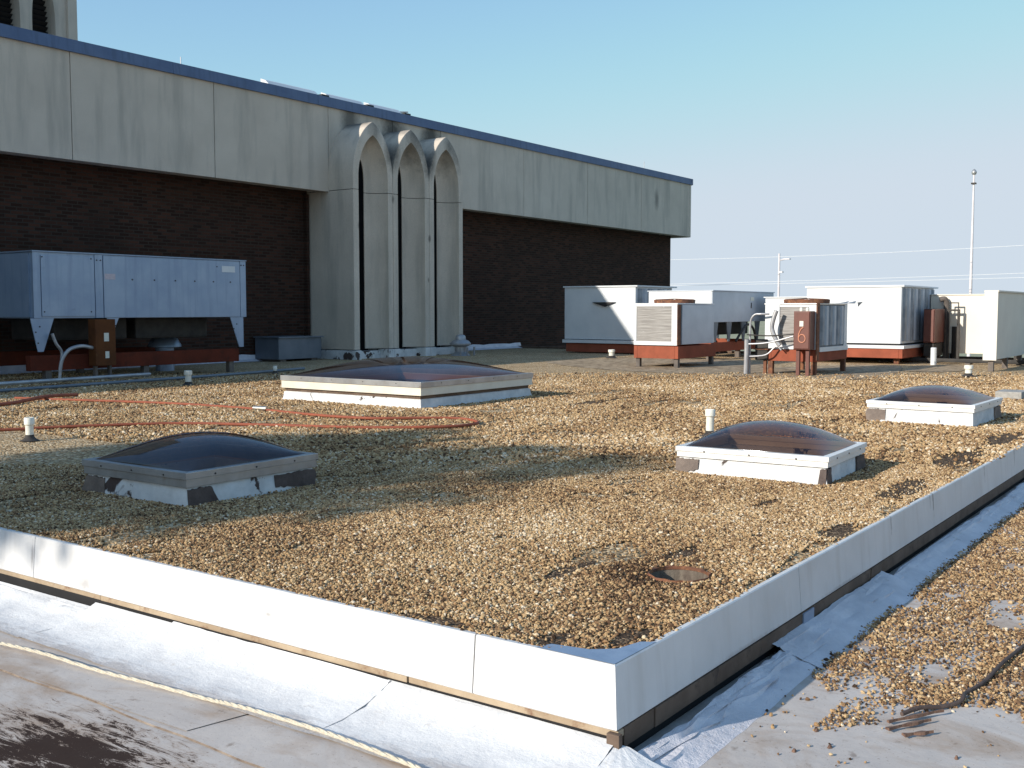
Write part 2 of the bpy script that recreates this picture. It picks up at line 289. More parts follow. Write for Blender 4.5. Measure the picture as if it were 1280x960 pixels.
# ------------------------------------------------------------------ mesh helpers
class M:
    def __init__(s): s.v = []; s.f = []; s.mi = []; s.cur = 0
    def add(s, vs, fs):
        b = len(s.v); s.v += [tuple(v) for v in vs]; s.f += [tuple(b+i for i in f) for f in fs]; s.mi += [s.cur]*len(fs); return s
    def box(s, x0, x1, y0, y1, z0, z1):
        return s.add([(x, y, z) for z in (z0, z1) for y in (y0, y1) for x in (x0, x1)],
                     [(0, 2, 3, 1), (4, 5, 7, 6), (0, 1, 5, 4), (2, 6, 7, 3), (0, 4, 6, 2), (1, 3, 7, 5)])
    def tube(s, pts, r, n=10, cap=True):
        pts = [Vector(p) for p in pts]; rs = r if isinstance(r, (list, tuple)) else [r]*len(pts)
        rings = []; u = None
        for i, p in enumerate(pts):
            t = (pts[min(i+1, len(pts)-1)]-pts[max(i-1, 0)]).normalized()
            if u is None: u = t.orthogonal().normalized()
            u = (u-t*u.dot(t)).normalized(); w = t.cross(u)
            rings.append([p+(u*math.cos(2*PI*k/n)+w*math.sin(2*PI*k/n))*rs[i] for k in range(n)])
        vs = [v for rg in rings for v in rg]; fs = []
        for i in range(len(pts)-1):
            for k in range(n): fs.append((i*n+k, i*n+(k+1) % n, (i+1)*n+(k+1) % n, (i+1)*n+k))
        if cap: fs += [tuple(range(n))[::-1], tuple((len(pts)-1)*n+k for k in range(n))]
        return s.add(vs, fs)
    def lathe(s, cx, cy, prof, n=20, cap=True):
        vs = [(cx+r*math.cos(2*PI*k/n), cy+r*math.sin(2*PI*k/n), z) for r, z in prof for k in range(n)]; fs = []
        for i in range(len(prof)-1):
            for k in range(n): fs.append((i*n+k, i*n+(k+1) % n, (i+1)*n+(k+1) % n, (i+1)*n+k))
        if cap: fs += [tuple(range(n))[::-1], tuple((len(prof)-1)*n+k for k in range(n))]
        else: fs += [tuple((len(prof)-1)*n+k for k in range(n))]
        return s.add(vs, fs)
    def prism(s, poly, axis, a, b):
        """polygon in the plane across axis, extruded a..b; poly coordinates are the remaining axes in xyz order"""
        def P(p, t):
            if axis == 0: return (t, p[0], p[1])
            if axis == 1: return (p[0], t, p[1])
            return (p[0], p[1], t)
        n = len(poly); vs = [P(p, a) for p in poly]+[P(p, b) for p in poly]
        fs = [tuple(range(n)), tuple(range(n, 2*n))[::-1]]+[(i, i+n, (i+1) % n+n, (i+1) % n) for i in range(n)]
        return s.add(vs, fs)
    def build(s, name, mat, parent=None, bevel=0, smooth=False, jit=0):
        me = bpy.data.meshes.new(name); off = parent.get('_w', (0, 0, 0)) if parent else (0, 0, 0)
        me.from_pydata([(v[0]-off[0], v[1]-off[1], v[2]-off[2]) for v in s.v], [], s.f)
        mats = mat if isinstance(mat, (list, tuple)) else [mat]
        for m in mats: me.materials.append(MT[m])
        if len(mats) > 1: me.polygons.foreach_set('material_index', s.mi)
        bm = bmesh.new(); bm.from_mesh(me); bmesh.ops.recalc_face_normals(bm, faces=bm.faces)
        if bevel:
            es = [e for e in bm.edges if e.is_manifold and e.calc_face_angle(0) > .9]
            bmesh.ops.bevel(bm, geom=es, offset=bevel, segments=2, affect='EDGES', profile=.7)
        bm.to_mesh(me); bm.free()
        if smooth:
            me.polygons.foreach_set('use_smooth', [True]*len(me.polygons))
            try: me.set_sharp_from_angle(angle=math.radians(38))
            except Exception: pass
        o = bpy.data.objects.new(name, me); COL.objects.link(o)
        if parent: o.parent = parent; o['_w'] = off
        return o
def tag(o, label=None, cat=None, group=None, kind=None):
    if label: o['label'] = label
    if cat: o['category'] = cat
    if group: o['group'] = group
    if kind: o['kind'] = kind
    return o
def thing(name, loc, label, cat, group=None):
    o = bpy.data.objects.new(name, None); COL.objects.link(o); o.location = loc; o['_w'] = tuple(loc); o.empty_display_size = .2
    return tag(o, label, cat, group)
def B(name, mat, parent, *b, bevel=0):
    return M().box(*b).build(name, mat, parent, bevel)
def copy_thing(root, loc, label):
    def cp(o, par):
        c = o.copy(); COL.objects.link(c)
        if par is not None: c.parent = par
        for ch in o.children: cp(ch, c)
        return c
    r = cp(root, None); r.location = loc; r['label'] = label; return r

def smoothpath(pts, sub=6):
    P = [Vector(p) for p in pts]; out = []
    for i in range(len(P)-1):
        p0 = P[max(i-1, 0)]; p1 = P[i]; p2 = P[i+1]; p3 = P[min(i+2, len(P)-1)]
        for k in range(sub):
            t = k/sub
            out.append(.5*((2*p1)+(-p0+p2)*t+(2*p0-5*p1+4*p2-p3)*t*t+(-p0+3*p1-3*p2+p3)*t**3))
    out.append(P[-1]); return out

# value noise for the gravel masks
_g = rng.random((256, 256))
def vnoise(x, y, f):
    x = np.asarray(x)*f+37.3; y = np.asarray(y)*f+11.7
    xi = np.floor(x).astype(int); yi = np.floor(y).astype(int); fx = x-xi; fy = y-yi
    fx = fx*fx*(3-2*fx); fy = fy*fy*(3-2*fy)
    a = _g[xi % 256, yi % 256]; b = _g[(xi+1) % 256, yi % 256]; c = _g[xi % 256, (yi+1) % 256]; d = _g[(xi+1) % 256, (yi+1) % 256]
    return (a*(1-fx)+b*fx)*(1-fy)+(c*(1-fx)+d*fx)*fy
def fbm(x, y, f): return (vnoise(x, y, f)+.5*vnoise(x, y, f*2.1)+.25*vnoise(x, y, f*4.3))/1.75

# ================================================================== SETTING
LOW = -.38; GND = -4.6; XE = 27.6
# ground
g = M().add([(-1500, -1500, GND), (3000, -1500, GND), (3000, 3000, GND), (-1500, 3000, GND)], [(0, 1, 2, 3)]).build('ground', 'lawn')
tag(g, 'pale green lawn far below and beyond the roof', 'ground', kind='structure')

# skylight data: centre x, centre y, size x, size y, frame top, dome rise, rotation
SKY = [(1.716, 4.575, 1.24, 1.20, .235, .185, 0.5), (5.06, 1.40, 1.10, 1.27, .215, .20, 2.5), (10.165, 1.35, 1.40, 1.24, .25, .17, -1), (8.86, 8.725, 2.69, 2.76, .36, .265, 0)]
DR = (1.40, .43, .155)
# upper roof deck: one sheet with openings for the skylight wells and the drain bowl
def deck():
    bm = bmesh.new()
    def loop(ps):
        vs = [bm.verts.new((x, y, -.012)) for x, y in ps]
        return [bm.edges.new((vs[i], vs[(i+1) % len(vs)])) for i in range(len(vs))]
    es = loop([(.012, .012), (XE, .012), (XE, 19.9), (.012, 19.9)])
    for cx, cy, sx, sy, h, dh, rot in SKY:
        r = math.radians(rot); a = sx/2-.09; b = sy/2-.09
        es += loop([(cx+x*math.cos(r)-y*math.sin(r), cy+x*math.sin(r)+y*math.cos(r)) for x, y in ((-a, -b), (a, -b), (a, b), (-a, b))])
    es += loop([(DR[0]+DR[2]*math.cos(k*PI/14), DR[1]+DR[2]*math.sin(k*PI/14)) for k in range(28)])
    bmesh.ops.triangle_fill(bm, edges=es, use_beauty=True)
    for f in bm.faces:
        if f.normal.z < 0: f.normal_flip()
    me = bpy.data.meshes.new('upper_roof'); bm.to_mesh(me); bm.free(); me.materials.append(MT['gravel'])
    o = bpy.data.objects.new('upper_roof', me); COL.objects.link(o)
    return tag(o, 'raised flat roof spread with tan gravel', 'roof', kind='structure')
deck()
# lower roof slab
lo = M().box(-12, XE, -12, 19.9, GND, LOW)
lo = lo.build('lower_roof', 'lower'); tag(lo, 'lower grey membrane roof round the raised roof', 'roof', kind='structure')
# lapped membrane sheets along the left side of the raised roof
def sheet(x0, x1, y0, y1, z, name='membrane_sheet', seed=0):
    n = 60; vs = []; fs = []
    for i in range(n+1):
        y = y0+(y1-y0)*i/n; w = .012*math.sin(y*3.1+seed)+.008*math.sin(y*8.3+seed*2)
        vs += [(x0+w, y, z), (x0+w-.004, y, z-.006), (x1, y, z-.003)]
    for i in range(n): a = i*3; fs.append((a, a+2, a+5, a+3))
    m = M().add(vs, fs); m.cur = 1; m.add(vs, [(3*i+1, 3*i, 3*i+3, 3*i+4) for i in range(n)]); return m.build(name, ['lower', 'seam'], lo)
sheet(-.80, .0, -2.2, 9, LOW+.013, seed=1)
sheet(-1.42, -.74, -3.0, 9, LOW+.008, seed=3)
sheet(-2.3, -1.36, -3.0, 9, LOW+.004, seed=5)
M().add([(-.79, 2.62, LOW+.0165), (-.12, 2.38, LOW+.0165), (-.12, 1.4, LOW+.0165), (-.77, 1.55, LOW+.0165)], [(0, 1, 2, 3)]).build('membrane_patch', 'lower', lo)

# ------------------------------------------------------------------ main building
bld = thing('building', (8, 19.8, 0), 'long brown brick building with grey concrete fascia band and three pointed concrete arches', 'building')
B('wall', 'brick', bld, -25, 39.24, 19.84, 46, GND, 4.62)
# fascia: backing, panels, soffit
ZB, ZT = 4.53, 6.80
bk = B('fascia_backing', 'dark', bld, -25.6, 39.3, 19.12, 46.3, 4.66, 6.7)
sf = M(); sf.box(-25.6, 39.3, 19.13, 46.2, 4.60, 4.655); sf.build('soffit', 'concrete', bld)
xs = [-25.2, -21.4, -17.6, -13.8, -10, -6, -1.6, 2.2, 6.03, 9.83, 13.6, 17.42, 20.0, 22.2, 26.67, 30.82, 35.0, 39.35]
for i in range(len(xs)-1):
    a, b = xs[i]+.009, xs[i+1]-.009
    zb = ZB if not (17.3 < xs[i] < 22) else 4.70
    m = M(); m.prism([(19.0, zb), (19.13, zb), (19.13, ZT), (19.0, ZT)], 0, a, b); m.build('fascia_panel', 'concrete', bld, bevel=.008)
# rounded end panel of the band
prof = [(39.359, 19.0), (39.42, 19.0)]+[(39.42+.40*math.sin(t*PI/16), 19.40-.40*math.cos(t*PI/16)) for t in range(1, 9)]+[(39.82, 46.3), (39.3, 46.3), (39.3, 19.13), (39.359, 19.13)]
M().prism(prof, 2, ZB, ZT).build('fascia_panel', 'concrete', bld)
# coping
cp_x = [-25.6, -16, -6.3, 3, 12.4, 17.0, 26.4, 33.2, 39.45]
for i in range(len(cp_x)-1):
    a, b = cp_x[i]+.004, cp_x[i+1]-.004
    M().prism([(18.93, 6.79), (18.99, 6.79), (18.99, 6.98), (19.5, 7.0), (19.5, 7.08), (18.95, 7.05)], 0, a, b).build('coping', 'coping', bld)
prof = [(39.454, 18.93)]+[(39.454+.44*math.sin(t*PI/16), 19.37-.44*math.cos(t*PI/16)) for t in range(1, 9)]+[(39.894, 46.3), (39.3, 46.3), (39.3, 19.5), (39.454, 19.5)]
M().prism(prof, 2, 6.81, 7.05).build('coping', 'coping', bld)
B('roof_surface', 'under', bld, -25, 39.25, 19.51, 46.2, 6.71, 6.9)
# base flashing of the wall
fl = M(); n = 90
vs = []; fs = []
for i in range(n+1):
    x = XE*i/n; j = .012*math.sin(x*5.1)+.01*math.sin(x*13)
    vs += [(x, 19.835, .16+j), (x, 19.80, .16+j), (x, 19.76, .05), (x, 19.55, -.004)]
for i in range(n):
    for k in range(3): fs.append((i*4+k, i*4+k+1, (i+1)*4+k+1, (i+1)*4+k))
fl.add(vs, fs).build('base_flashing', 'coat_blue', bld)

# ---- arches
def lancet(xl, xr, z0, zs, za, n=14):
    """pointed arch outline from bottom left to bottom right (x, z)"""
    c = (xl+xr)/2; pts = [(xl, z0), (xl, (z0+zs)/2), (xl, zs)]
    for k in range(1, n+1):
        t = k/n; ang = t*PI/2*.78; s = math.sin(PI/2*.78)
        pts.append((xl+(c-xl)*(1-math.cos(ang))/(1-math.cos(PI/2*.78)), zs+(za-zs)*math.sin(ang)/s))
    right = [(2*c-x, z) for x, z in pts[:-1]][::-1]
    return pts+right
YF = 18.08
def arch_unit(x0, x1):
    opl, opr = x0+.20, x1-.20
    for part in ('lower', 'upper'):
        if part == 'lower':
            def cut(f): xl, xr = f; return [(xl, .26), (xl, 2.4), (xl, 4.545)], [(xr, 4.545), (xr, 2.4), (xr, .26)]
            segs = [tuple(zip(*[cut((x0, x1))[i], cut((opl, opr))[i], cut(((opl+opr)/2-.12, (opl+opr)/2+.12))[i]])) for i in (0, 1)]
        else:
            O = lancet(x0, x1, 4.56, 4.95, 6.42); I = lancet(opl, opr, 4.56, 4.88, 6.06); c = (opl+opr)/2; Sl = lancet(c-.12, c+.12, 4.56, 4.8, 5.45)
            segs = [tuple(zip(O, I, Sl))]
        m = M()
        for sg in segs:
            ns = len(sg); nd = 12; vs = []
            for (o, i, s_) in sg:
                row = [(o[0], 19.84, o[1]), (o[0], YF+.012, o[1]), (o[0]+(i[0]-o[0])*.06, YF, o[1]+(i[1]-o[1])*.06), (i[0], YF+.0, i[1])]
                for k in range(1, nd+1):
                    th = k/nd*PI/2
                    q = 1-math.cos(th); row.append((i[0]+(s_[0]-i[0])*q, YF+.47*math.sin(th), i[1]+(s_[1]-i[1])*q))
                row.append((s_[0], YF+.50, s_[1])); vs += row
            R = nd+5; fs = []
            for a in range(ns-1):
                for k in range(R-1): fs.append((a*R+k, a*R+k+1, (a+1)*R+k+1, (a+1)*R+k))
            m.add(vs, fs)
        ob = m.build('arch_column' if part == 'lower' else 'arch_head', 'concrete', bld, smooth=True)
        if part == 'lower':
            c = (opl+opr)/2
            w = B('slot_window', 'slot_glass', ob, c-.28, c+.28, YF+.492, YF+.52, .2, 5.6); 
    # plinth flashing under the columns
    m = M()
    for (a, b) in ((x0+.005, opl+.03), (opr-.03, x1-.005)):
        m.box(a, b, YF-.03, 19.8, -.02, .24)
    m.box(opl+.03, opr-.03, YF+.3, 19.7, -.02, .20)
    m.build('column_flashing', 'curb_worn', bld, bevel=.01)
AX = [17.40, 18.975, 20.55, 22.125]
for i in range(3): arch_unit(AX[i]+.004, AX[i+1]-.004)
B('pipe_chase', 'brick', bld, 17.25, 17.34, 19.70, 19.838, .1, 4.5)

# rooftop white strips behind coping
rs = thing('roof_ridge_strip', (18, 19.6, 7.0), 'bright white low strip lying along the coping above the arches', 'roof flashing')
for a, b in ((15.6, 17.35), (17.75, 19.15), (19.45, 20.75)):
    M().prism([(19.30, 6.95), (19.6, 6.95), (19.6, 7.31), (19.42, 7.25), (19.30, 7.15)], 0, a, b).build('white_strip', 'white_unit', rs)
for a in (17.42, 19.2, 20.8):
    B('dark_clamp', 'black', rs, a, a+.27, 19.22, 19.8, 6.95, 7.17)
tg = M().tube([(21.2, 19.9, 6.9), (21.2, 19.9, 7.34)], .02, 6).tube([(21.2, 19.9, 7.32), (21.5, 19.7, 7.34)], .02, 6).build('vent_hook', 'conduit'); tag(tg, 'tiny grey hooked pipe on the coping just right of the white strip', 'pipe')
a1 = M().tube([(13.2, 19.7, 6.9), (13.2, 19.7, 7.42)], .012, 6).build('antenna_rod', 'pole'); tag(a1, 'thin pale rod rising above the long coping at the left', 'antenna')
a2 = M().tube([(36.3, 19.6, 6.9), (36.3, 19.6, 7.5)], .012, 6).build('antenna_rod', 'conduit'); tag(a2, 'thin dark rod above the coping near the building end', 'antenna')

# ------------------------------------------------------------------ tower behind
tw = thing('tower', (10, 33, 6.9), 'concrete tower with dark pointed louvred openings behind the building roof', 'tower')
TX = [15.53-1.17*k for k in range(8)][::-1]
def tower_face():
    ops = [(x, x+.78) for x in TX]
    poly = [(5.2, 5)]
    for a, b in ops:
        poly += lancet(a, b, 5.0, 10.45, 11.9, 8)
    poly += [(16.92, 5), (16.92, 17), (5.2, 17)]
    return poly
M().prism(tower_face(), 1, 30, 30.55).build('front_wall', 'concrete_tower', tw)
for x in TX:
    m = M()
    for k in range(44):
        z = 5+k*.16; m.add([(x+.0, 30.52, z), (x+.78, 30.52, z), (x+.78, 30.40, z+.10), (x, 30.40, z+.10)], [(0, 1, 2, 3)])
    lv = m.build('louvre', 'louvre', tw)
B('core', 'dark', tw, 5.4, 16.7, 30.7, 42, 5, 16.8)
B('side_wall', 'concrete_tower', tw, 16.72, 16.95, 30.56, 42.2, 5, 17)
B('corner_pier', 'concrete_tower', tw, 16.70, 17.02, 29.90, 29.995, 5, 17)
B('cap', 'coping', tw, 5, 17.2, 29.8, 42.4, 17.01, 17.3)

# ------------------------------------------------------------------ raised roof edge
edge = thing('metal_roof_edge', (0, 0, LOW), 'white metal fascia edging round the raised gravel roof with timber strip below', 'roof edging')
def fpanel_left(y0, y1, tilt=0):
    m = M(); m.prism([(-.028, -.237), (-.018, -.245), (-.008, -.237), (.0, -.006), (.022, -.006), (.022, .0015), (-.002, .003), (-.008, -.002)], 1, y0, y1)
    m.build('fascia_panel', 'white_fascia', edge)
def fpanel_right(x0, x1):
    m = M(); m.prism([(-.028, -.237), (-.018, -.245), (-.008, -.237), (.0, -.006), (.022, -.006), (.022, .0015), (-.002, .003), (-.008, -.002)], 0, x0, x1)
    m.build('fascia_panel', 'white_fascia', edge)
ys = [.004, .655, 3.93, 6.95, 10, 13.05, 16.1, 19.5]
for i in range(len(ys)-1): fpanel_left(ys[i]+(.0 if i == 0 else .003), ys[i+1]-.003)
xr = [.004, 1.9, 4.60, 7.6, 10.6, 13.6, 16.6, 19.6, 22.6, 25.6, XE]
for i in range(len(xr)-1): fpanel_right(xr[i]+(.0 if i == 0 else .0025), xr[i+1]-.0025)
# folded corner of the fascia: closes the mitre between the two faces
m = M(); cs = [(-.028, -.237), (-.018, -.245), (-.008, -.237), (-.0, -.006), (-.002, .003), (-.008, -.002)]
m.add([(x, .004, z) for x, z in cs]+[(x, x, z) for x, z in cs]+[(.004, x, z) for x, z in cs],
      [(i, (i+1) % 6, (i+1) % 6+6, i+6) for i in range(6)]+[(i+6, (i+1) % 6+6, (i+1) % 6+12, i+12) for i in range(6)])
m.build('corner_fold', 'white_fascia', edge)
# bare metal corner plate lying on the roof corner
M().add([(.0, .0, .0055), (.34, .0, .0045), (.30, .055, .0045), (.17, .085, .0045), (.10, .17, .0045), (.07, .33, .0045), (.0, .36, .0045)], [tuple(range(7))]).build('corner_plate', 'galv', edge)
# timber nailers
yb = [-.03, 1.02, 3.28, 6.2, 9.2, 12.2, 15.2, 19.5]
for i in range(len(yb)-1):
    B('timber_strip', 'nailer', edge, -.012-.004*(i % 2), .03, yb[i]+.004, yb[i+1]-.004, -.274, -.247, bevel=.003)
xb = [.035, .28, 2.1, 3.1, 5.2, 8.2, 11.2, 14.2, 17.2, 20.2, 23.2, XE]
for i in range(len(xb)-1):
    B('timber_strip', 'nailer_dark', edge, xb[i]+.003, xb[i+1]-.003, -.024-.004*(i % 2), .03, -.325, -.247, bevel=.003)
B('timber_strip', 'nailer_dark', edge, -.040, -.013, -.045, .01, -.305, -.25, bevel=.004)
cl = thing('roof_gap_shade', (0, 0, LOW), 'black backing standing in for shade in the gap below the timber of the raised roof edge', 'shade backing'); cl['kind'] = 'structure'
B('left_face', 'dark', cl, .004, .03, .03, 19.8, LOW, -.275); B('right_face', 'dark', cl, .031, XE, .004, .03, LOW, -.326)  # black colour stands in for shade in the gap under the timber

# coated flashings at the foot of the step
def strip(name, mat, parent, along, a0, a1, prof, jag=0, amp=.01, seed=0, step=.03):
    n = int((a1-a0)/step) if a1-a0 < 12 else int((a1-a0)/.06); vs = []; fs = []; K = len(prof)
    # refine profile
    P = []
    for i in range(K-1):
        for k in range(3):
            t = k/3; P.append((prof[i][0]+(prof[i+1][0]-prof[i][0])*t, prof[i][1]+(prof[i+1][1]-prof[i][1])*t))
    P.append(prof[-1]); K = len(P)
    for i in range(n+1):
        a = a0+(a1-a0)*i/n
        jg = jag*(float(fbm(a, seed*3.1, 2.6))-.45)*2+jag*.45*(float(vnoise(a, seed, 19))-.5)
        for k, (u, z) in enumerate(P):
            wt = max(0, 1-k/4.0); w2 = math.sin(PI*k/(K-1))
            uu = u-jg*wt*.5+amp*(float(vnoise(a, k*.31+seed, 5))-.5)*w2*1.5; zz = z-abs(jg)*wt*.45+amp*.9*(float(fbm(a, k*.6+seed*2, 3.3))-.5)*w2
            if k == K-1: uu += .05*(float(fbm(a, seed+9, 2.2))-.5)
            vs.append((uu, a, zz) if along == 'y' else (a, uu, zz))
    for i in range(n):
        for k in range(K-1): fs.append((i*K+k, i*K+k+1, (i+1)*K+k+1, (i+1)*K+k))
    return M().add(vs, fs).build(name, mat, parent, smooth=True)
fs_ = thing('roof_flashing', (0, 0, LOW), 'white coated flashing curving down from the raised roof edge to the lower roof', 'flashing')
LP = [(-.016, -.282), (-.045, -.292), (-.10, -.316), (-.19, -.343), (-.32, -.363), (-.50, -.3605)]
strip('coated_sheet', 'coat', fs_, 'y', -.02, 1.13, [(u, z) for u, z in LP], .006, .012, 1)
strip('coated_sheet', 'coat', fs_, 'y', 1.11, 2.62, [(u+.001, z+.0035 if k < 5 else z) for k, (u, z) in enumerate([(-.026, -.279)]+LP[1:])], .012, .012, 2)
strip('coated_sheet', 'coat', fs_, 'y', 2.60, 3.3, [(-.030, -.284)]+LP[1:], .004, .014, 3)
strip('coated_sheet', 'coat', fs_, 'y', 3.28, 9, [(-.05, -.306), (-.075, -.314)]+LP[2:], .004, .014, 4)
RPf = [(-.070, -.325), (-.095, -.325), (-.13, -.338), (-.18, -.356), (-.27, -.3795)]
strip('coated_sheet', 'coat_blue', fs_, 'x', -.03, 1.52, RPf, .06, .042, 5, .015)
strip('coated_sheet', 'coat_blue', fs_, 'x', 1.50, 3.30, [(-.03, -.300), (-.07, -.312), (-.13, -.334), (-.19, -.352), (-.28, -.3795)], .022, .026, 6, .015)
strip('coated_sheet', 'coat_blue', fs_, 'x', 3.28, XE, RPf, .035, .022, 7)
# coating run round the outside corner
m = M(); vs = [(-.02, .0, -.29)]; fs = []
K = 14
for k in range(K+1):
    a = PI+k/K*PI/2
    for j, (r, z) in enumerate(((.045, -.300), (.13, -.330), (.27, -.358), (.50-.18*k/K, -.3600))):
        rr = r*(1+.08*math.sin(k*2.3+j)); vs.append((math.cos(a)*rr*1.0, math.sin(a)*rr-.02, z))
for k in range(K):
    fs.append((0, 1+4*k, 5+4*k))
    for j in range(3): fs.append((1+4*k+j, 2+4*k+j, 6+4*k+j, 5+4*k+j))
m.add(vs, fs).build('corner_coating', 'coat', fs_, smooth=True)
# small grey patch tab on the right face
B('patch_tab', 'galv', fs_, 1.92, 2.07, -.036, -.028, -.315, -.25)

# ------------------------------------------------------------------ gravel stones
def stones(name, P, sc, label, mean=.56):
    me = bpy.data.meshes.new(name); n = len(P)
    me.vertices.add(n); me.vertices.foreach_set('co', P.astype(np.float32).ravel())
    a = me.attributes.new('scl', 'FLOAT_VECTOR', 'POINT'); a.data.foreach_set('vector', sc.astype(np.float32).ravel())
    a = me.attributes.new('rot', 'FLOAT_VECTOR', 'POINT'); a.data.foreach_set('vector', (rng.random((n, 3))*np.array([.8, .8, 6.28])).astype(np.float32).ravel())
    a = me.attributes.new('scol', 'FLOAT', 'POINT'); a.data.foreach_set('value', np.clip(rng.normal(mean, .26, n), 0, 1).astype(np.float32))
    a = me.attributes.new('kindex', 'INT', 'POINT'); a.data.foreach_set('value', rng.integers(0, 4, n).astype(np.int32))
    o = bpy.data.objects.new(name, me); COL.objects.link(o)
    ng = bpy.data.node_groups.new(name+'_nodes', 'GeometryNodeTree')
    ng.interface.new_socket('Geometry', in_out='INPUT', socket_type='NodeSocketGeometry'); ng.interface.new_socket('Geometry', in_out='OUTPUT', socket_type='NodeSocketGeometry')
    nn = lambda t: ng.nodes.new(t)
    gi = nn('NodeGroupInput'); go = nn('NodeGroupOutput')
    g2i = nn('GeometryNodeGeometryToInstance')
    for k in range(4):
        ico = nn('GeometryNodeMeshIcoSphere'); ico.inputs['Radius'].default_value = 1; ico.inputs['Subdivisions'].default_value = 2
        nz = nn('ShaderNodeTexNoise'); nz.noise_dimensions = '4D'; nz.inputs['Scale'].default_value = .9; nz.inputs['W'].default_value = k*3.7; nz.inputs['Detail'].default_value = 1
        ms = nn('ShaderNodeVectorMath'); ms.operation = 'SUBTRACT'; ms.inputs[1].default_value = (.5, .5, .5); ng.links.new(nz.outputs['Color'], ms.inputs[0])
        mm = nn('ShaderNodeVectorMath'); mm.operation = 'SCALE'; mm.inputs['Scale'].default_value = 1.5; ng.links.new(ms.outputs[0], mm.inputs[0])
        sp = nn('GeometryNodeSetPosition'); ng.links.new(ico.outputs[0], sp.inputs[0]); ng.links.new(mm.outputs[0], sp.inputs['Offset'])
        sm = nn('GeometryNodeSetMaterial'); sm.inputs['Material'].default_value = MT['stone']; ng.links.new(sp.outputs[0], sm.inputs[0])
        ng.links.new(sm.outputs[0], g2i.inputs[0])
    iop = nn('GeometryNodeInstanceOnPoints'); ng.links.new(gi.outputs[0], iop.inputs['Points']); ng.links.new(g2i.outputs[0], iop.inputs['Instance'])
    iop.inputs['Pick Instance'].default_value = True
    def at(nm, typ):
        q = nn('GeometryNodeInputNamedAttribute'); q.data_type = typ; q.inputs[0].default_value = nm; return q.outputs[0]
    ng.links.new(at('kindex', 'INT'), iop.inputs['Instance Index']); ng.links.new(at('scl', 'FLOAT_VECTOR'), iop.inputs['Scale']); ng.links.new(at('rot', 'FLOAT_VECTOR'), iop.inputs['Rotation'])
    ng.links.new(iop.outputs[0], go.inputs[0])
    md = o.modifiers.new('stones', 'NODES'); md.node_group = ng
    me.materials.append(MT['stone'])
    return tag(o, label, 'gravel', kind='stuff')
cx_, cy_ = CAMP.x, CAMP.y
def inview(x, y, pad=.06):
    dx = x-cx_; dy = y-cy_; d = dx*math.cos(_A)+dy*math.sin(_A); s = dx*math.sin(_A)-dy*math.cos(_A)
    return d, np.abs(s) < d*(.4816+pad)+.35
def field(x0, x1, y0, y1, sp):
    X, Y = np.meshgrid(np.arange(x0, x1, sp), np.arange(y0, y1, sp)); X = X.ravel(); Y = Y.ravel()
    X = X+(rng.random(len(X))-.5)*sp*1.3; Y = Y+(rng.random(len(X))-.5)*sp*1.3; return X, Y
# upper roof: dense field near the camera, thinning with distance where texture takes over
X, Y = field(.015, 12.5, .012, 12.5, .0101)
d, ok = inview(X, Y)
nr = d < 9.2; X1, Y1 = field(3, 24, 0, 19.5, .0245)
d1, ok1 = inview(X1, Y1); fr_ = ok1 & (d1 >= 9.2) & (rng.random(len(X1)) < np.clip((23-d1)/9, 0, 1))
X = np.concatenate([X[nr & ok], X1[fr_]]); Y = np.concatenate([Y[nr & ok], Y1[fr_]]); d = np.concatenate([d[nr & ok], d1[fr_]])
keep = np.ones(len(X), bool)
for ax_, ay_, bx_, by_ in ((17.0, 4.3, 23.5, 13.2),): keep &= ~((X > ax_) & (X < bx_) & (Y > ay_) & (Y < by_) & (rng.random(len(X)) < .35))
for cx, cy, sx, sy, h, dh, rot in SKY: keep &= ~((np.abs(X-cx) < sx/2-.03) & (np.abs(Y-cy) < sy/2-.03))
rd = np.hypot(X-DR[0], Y-DR[1]); keep &= rd > DR[2]+.012
keep &= ~((X+Y*.9 < .30) & (rng.random(len(X)) < .985))
BARE = [(4.72, .24, .55, .13), (6.7, .30, .7, .16), (1.86, .62, .17, .07), (.16, .36, .10, .07), (.36, .13, .14, .06), (9.8, 6.0, .7, .16), (2.9, .14, .30, .07), (8.6, .25, .7, .18), (.07, .95, .06, .20), (3.6, .85, .22, .05), (1.15, .95, .25, .05)]
for bx, by, brx, bry in BARE:
    q_ = ((X-bx)/brx)**2+((Y-by)/bry)**2+(fbm(X, Y, 9)-.5)*2.2
    keep &= ~((q_ < 1) & (rng.random(len(X)) < .93))
bare = fbm(X*.8, Y*1.9, 1.35); eb = np.exp(-np.minimum(X, Y)/.10)
keep &= ~((bare+eb*.13 > .71) & (rng.random(len(X)) < .9))
keep &= ~((rd < .30) & (rng.random(len(X)) < .25))
X = X[keep]; Y = Y[keep]; n = len(X)
r = np.clip(rng.lognormal(math.log(.0049), .34, n), .0026, .0105)
dd = d[keep]; r = r*np.where(dd > 9.2, 1.8, 1)
hump = (fbm(X, Y, 1.2)-.5)*.018
Zs = -.010+r*.35+rng.random(n)*.009+hump*np.clip(np.minimum(X, Y)/.4, 0, 1)
sc = np.stack([r*(1+.5*rng.random(n)), r*(.85+.3*rng.random(n)), r*(.6+.35*rng.random(n))], 1)
gshift = (fbm(X, Y*1.6, .9)-.5)*.55-.42*np.exp(-(np.hypot(X-1.3, (Y-.6)*1.5)/.33)**2)
gr = stones('gravel', np.stack([X, Y, Zs], 1), sc, 'loose tan and brown pea gravel covering the raised roof', .52+gshift)
print('upper stones', n)
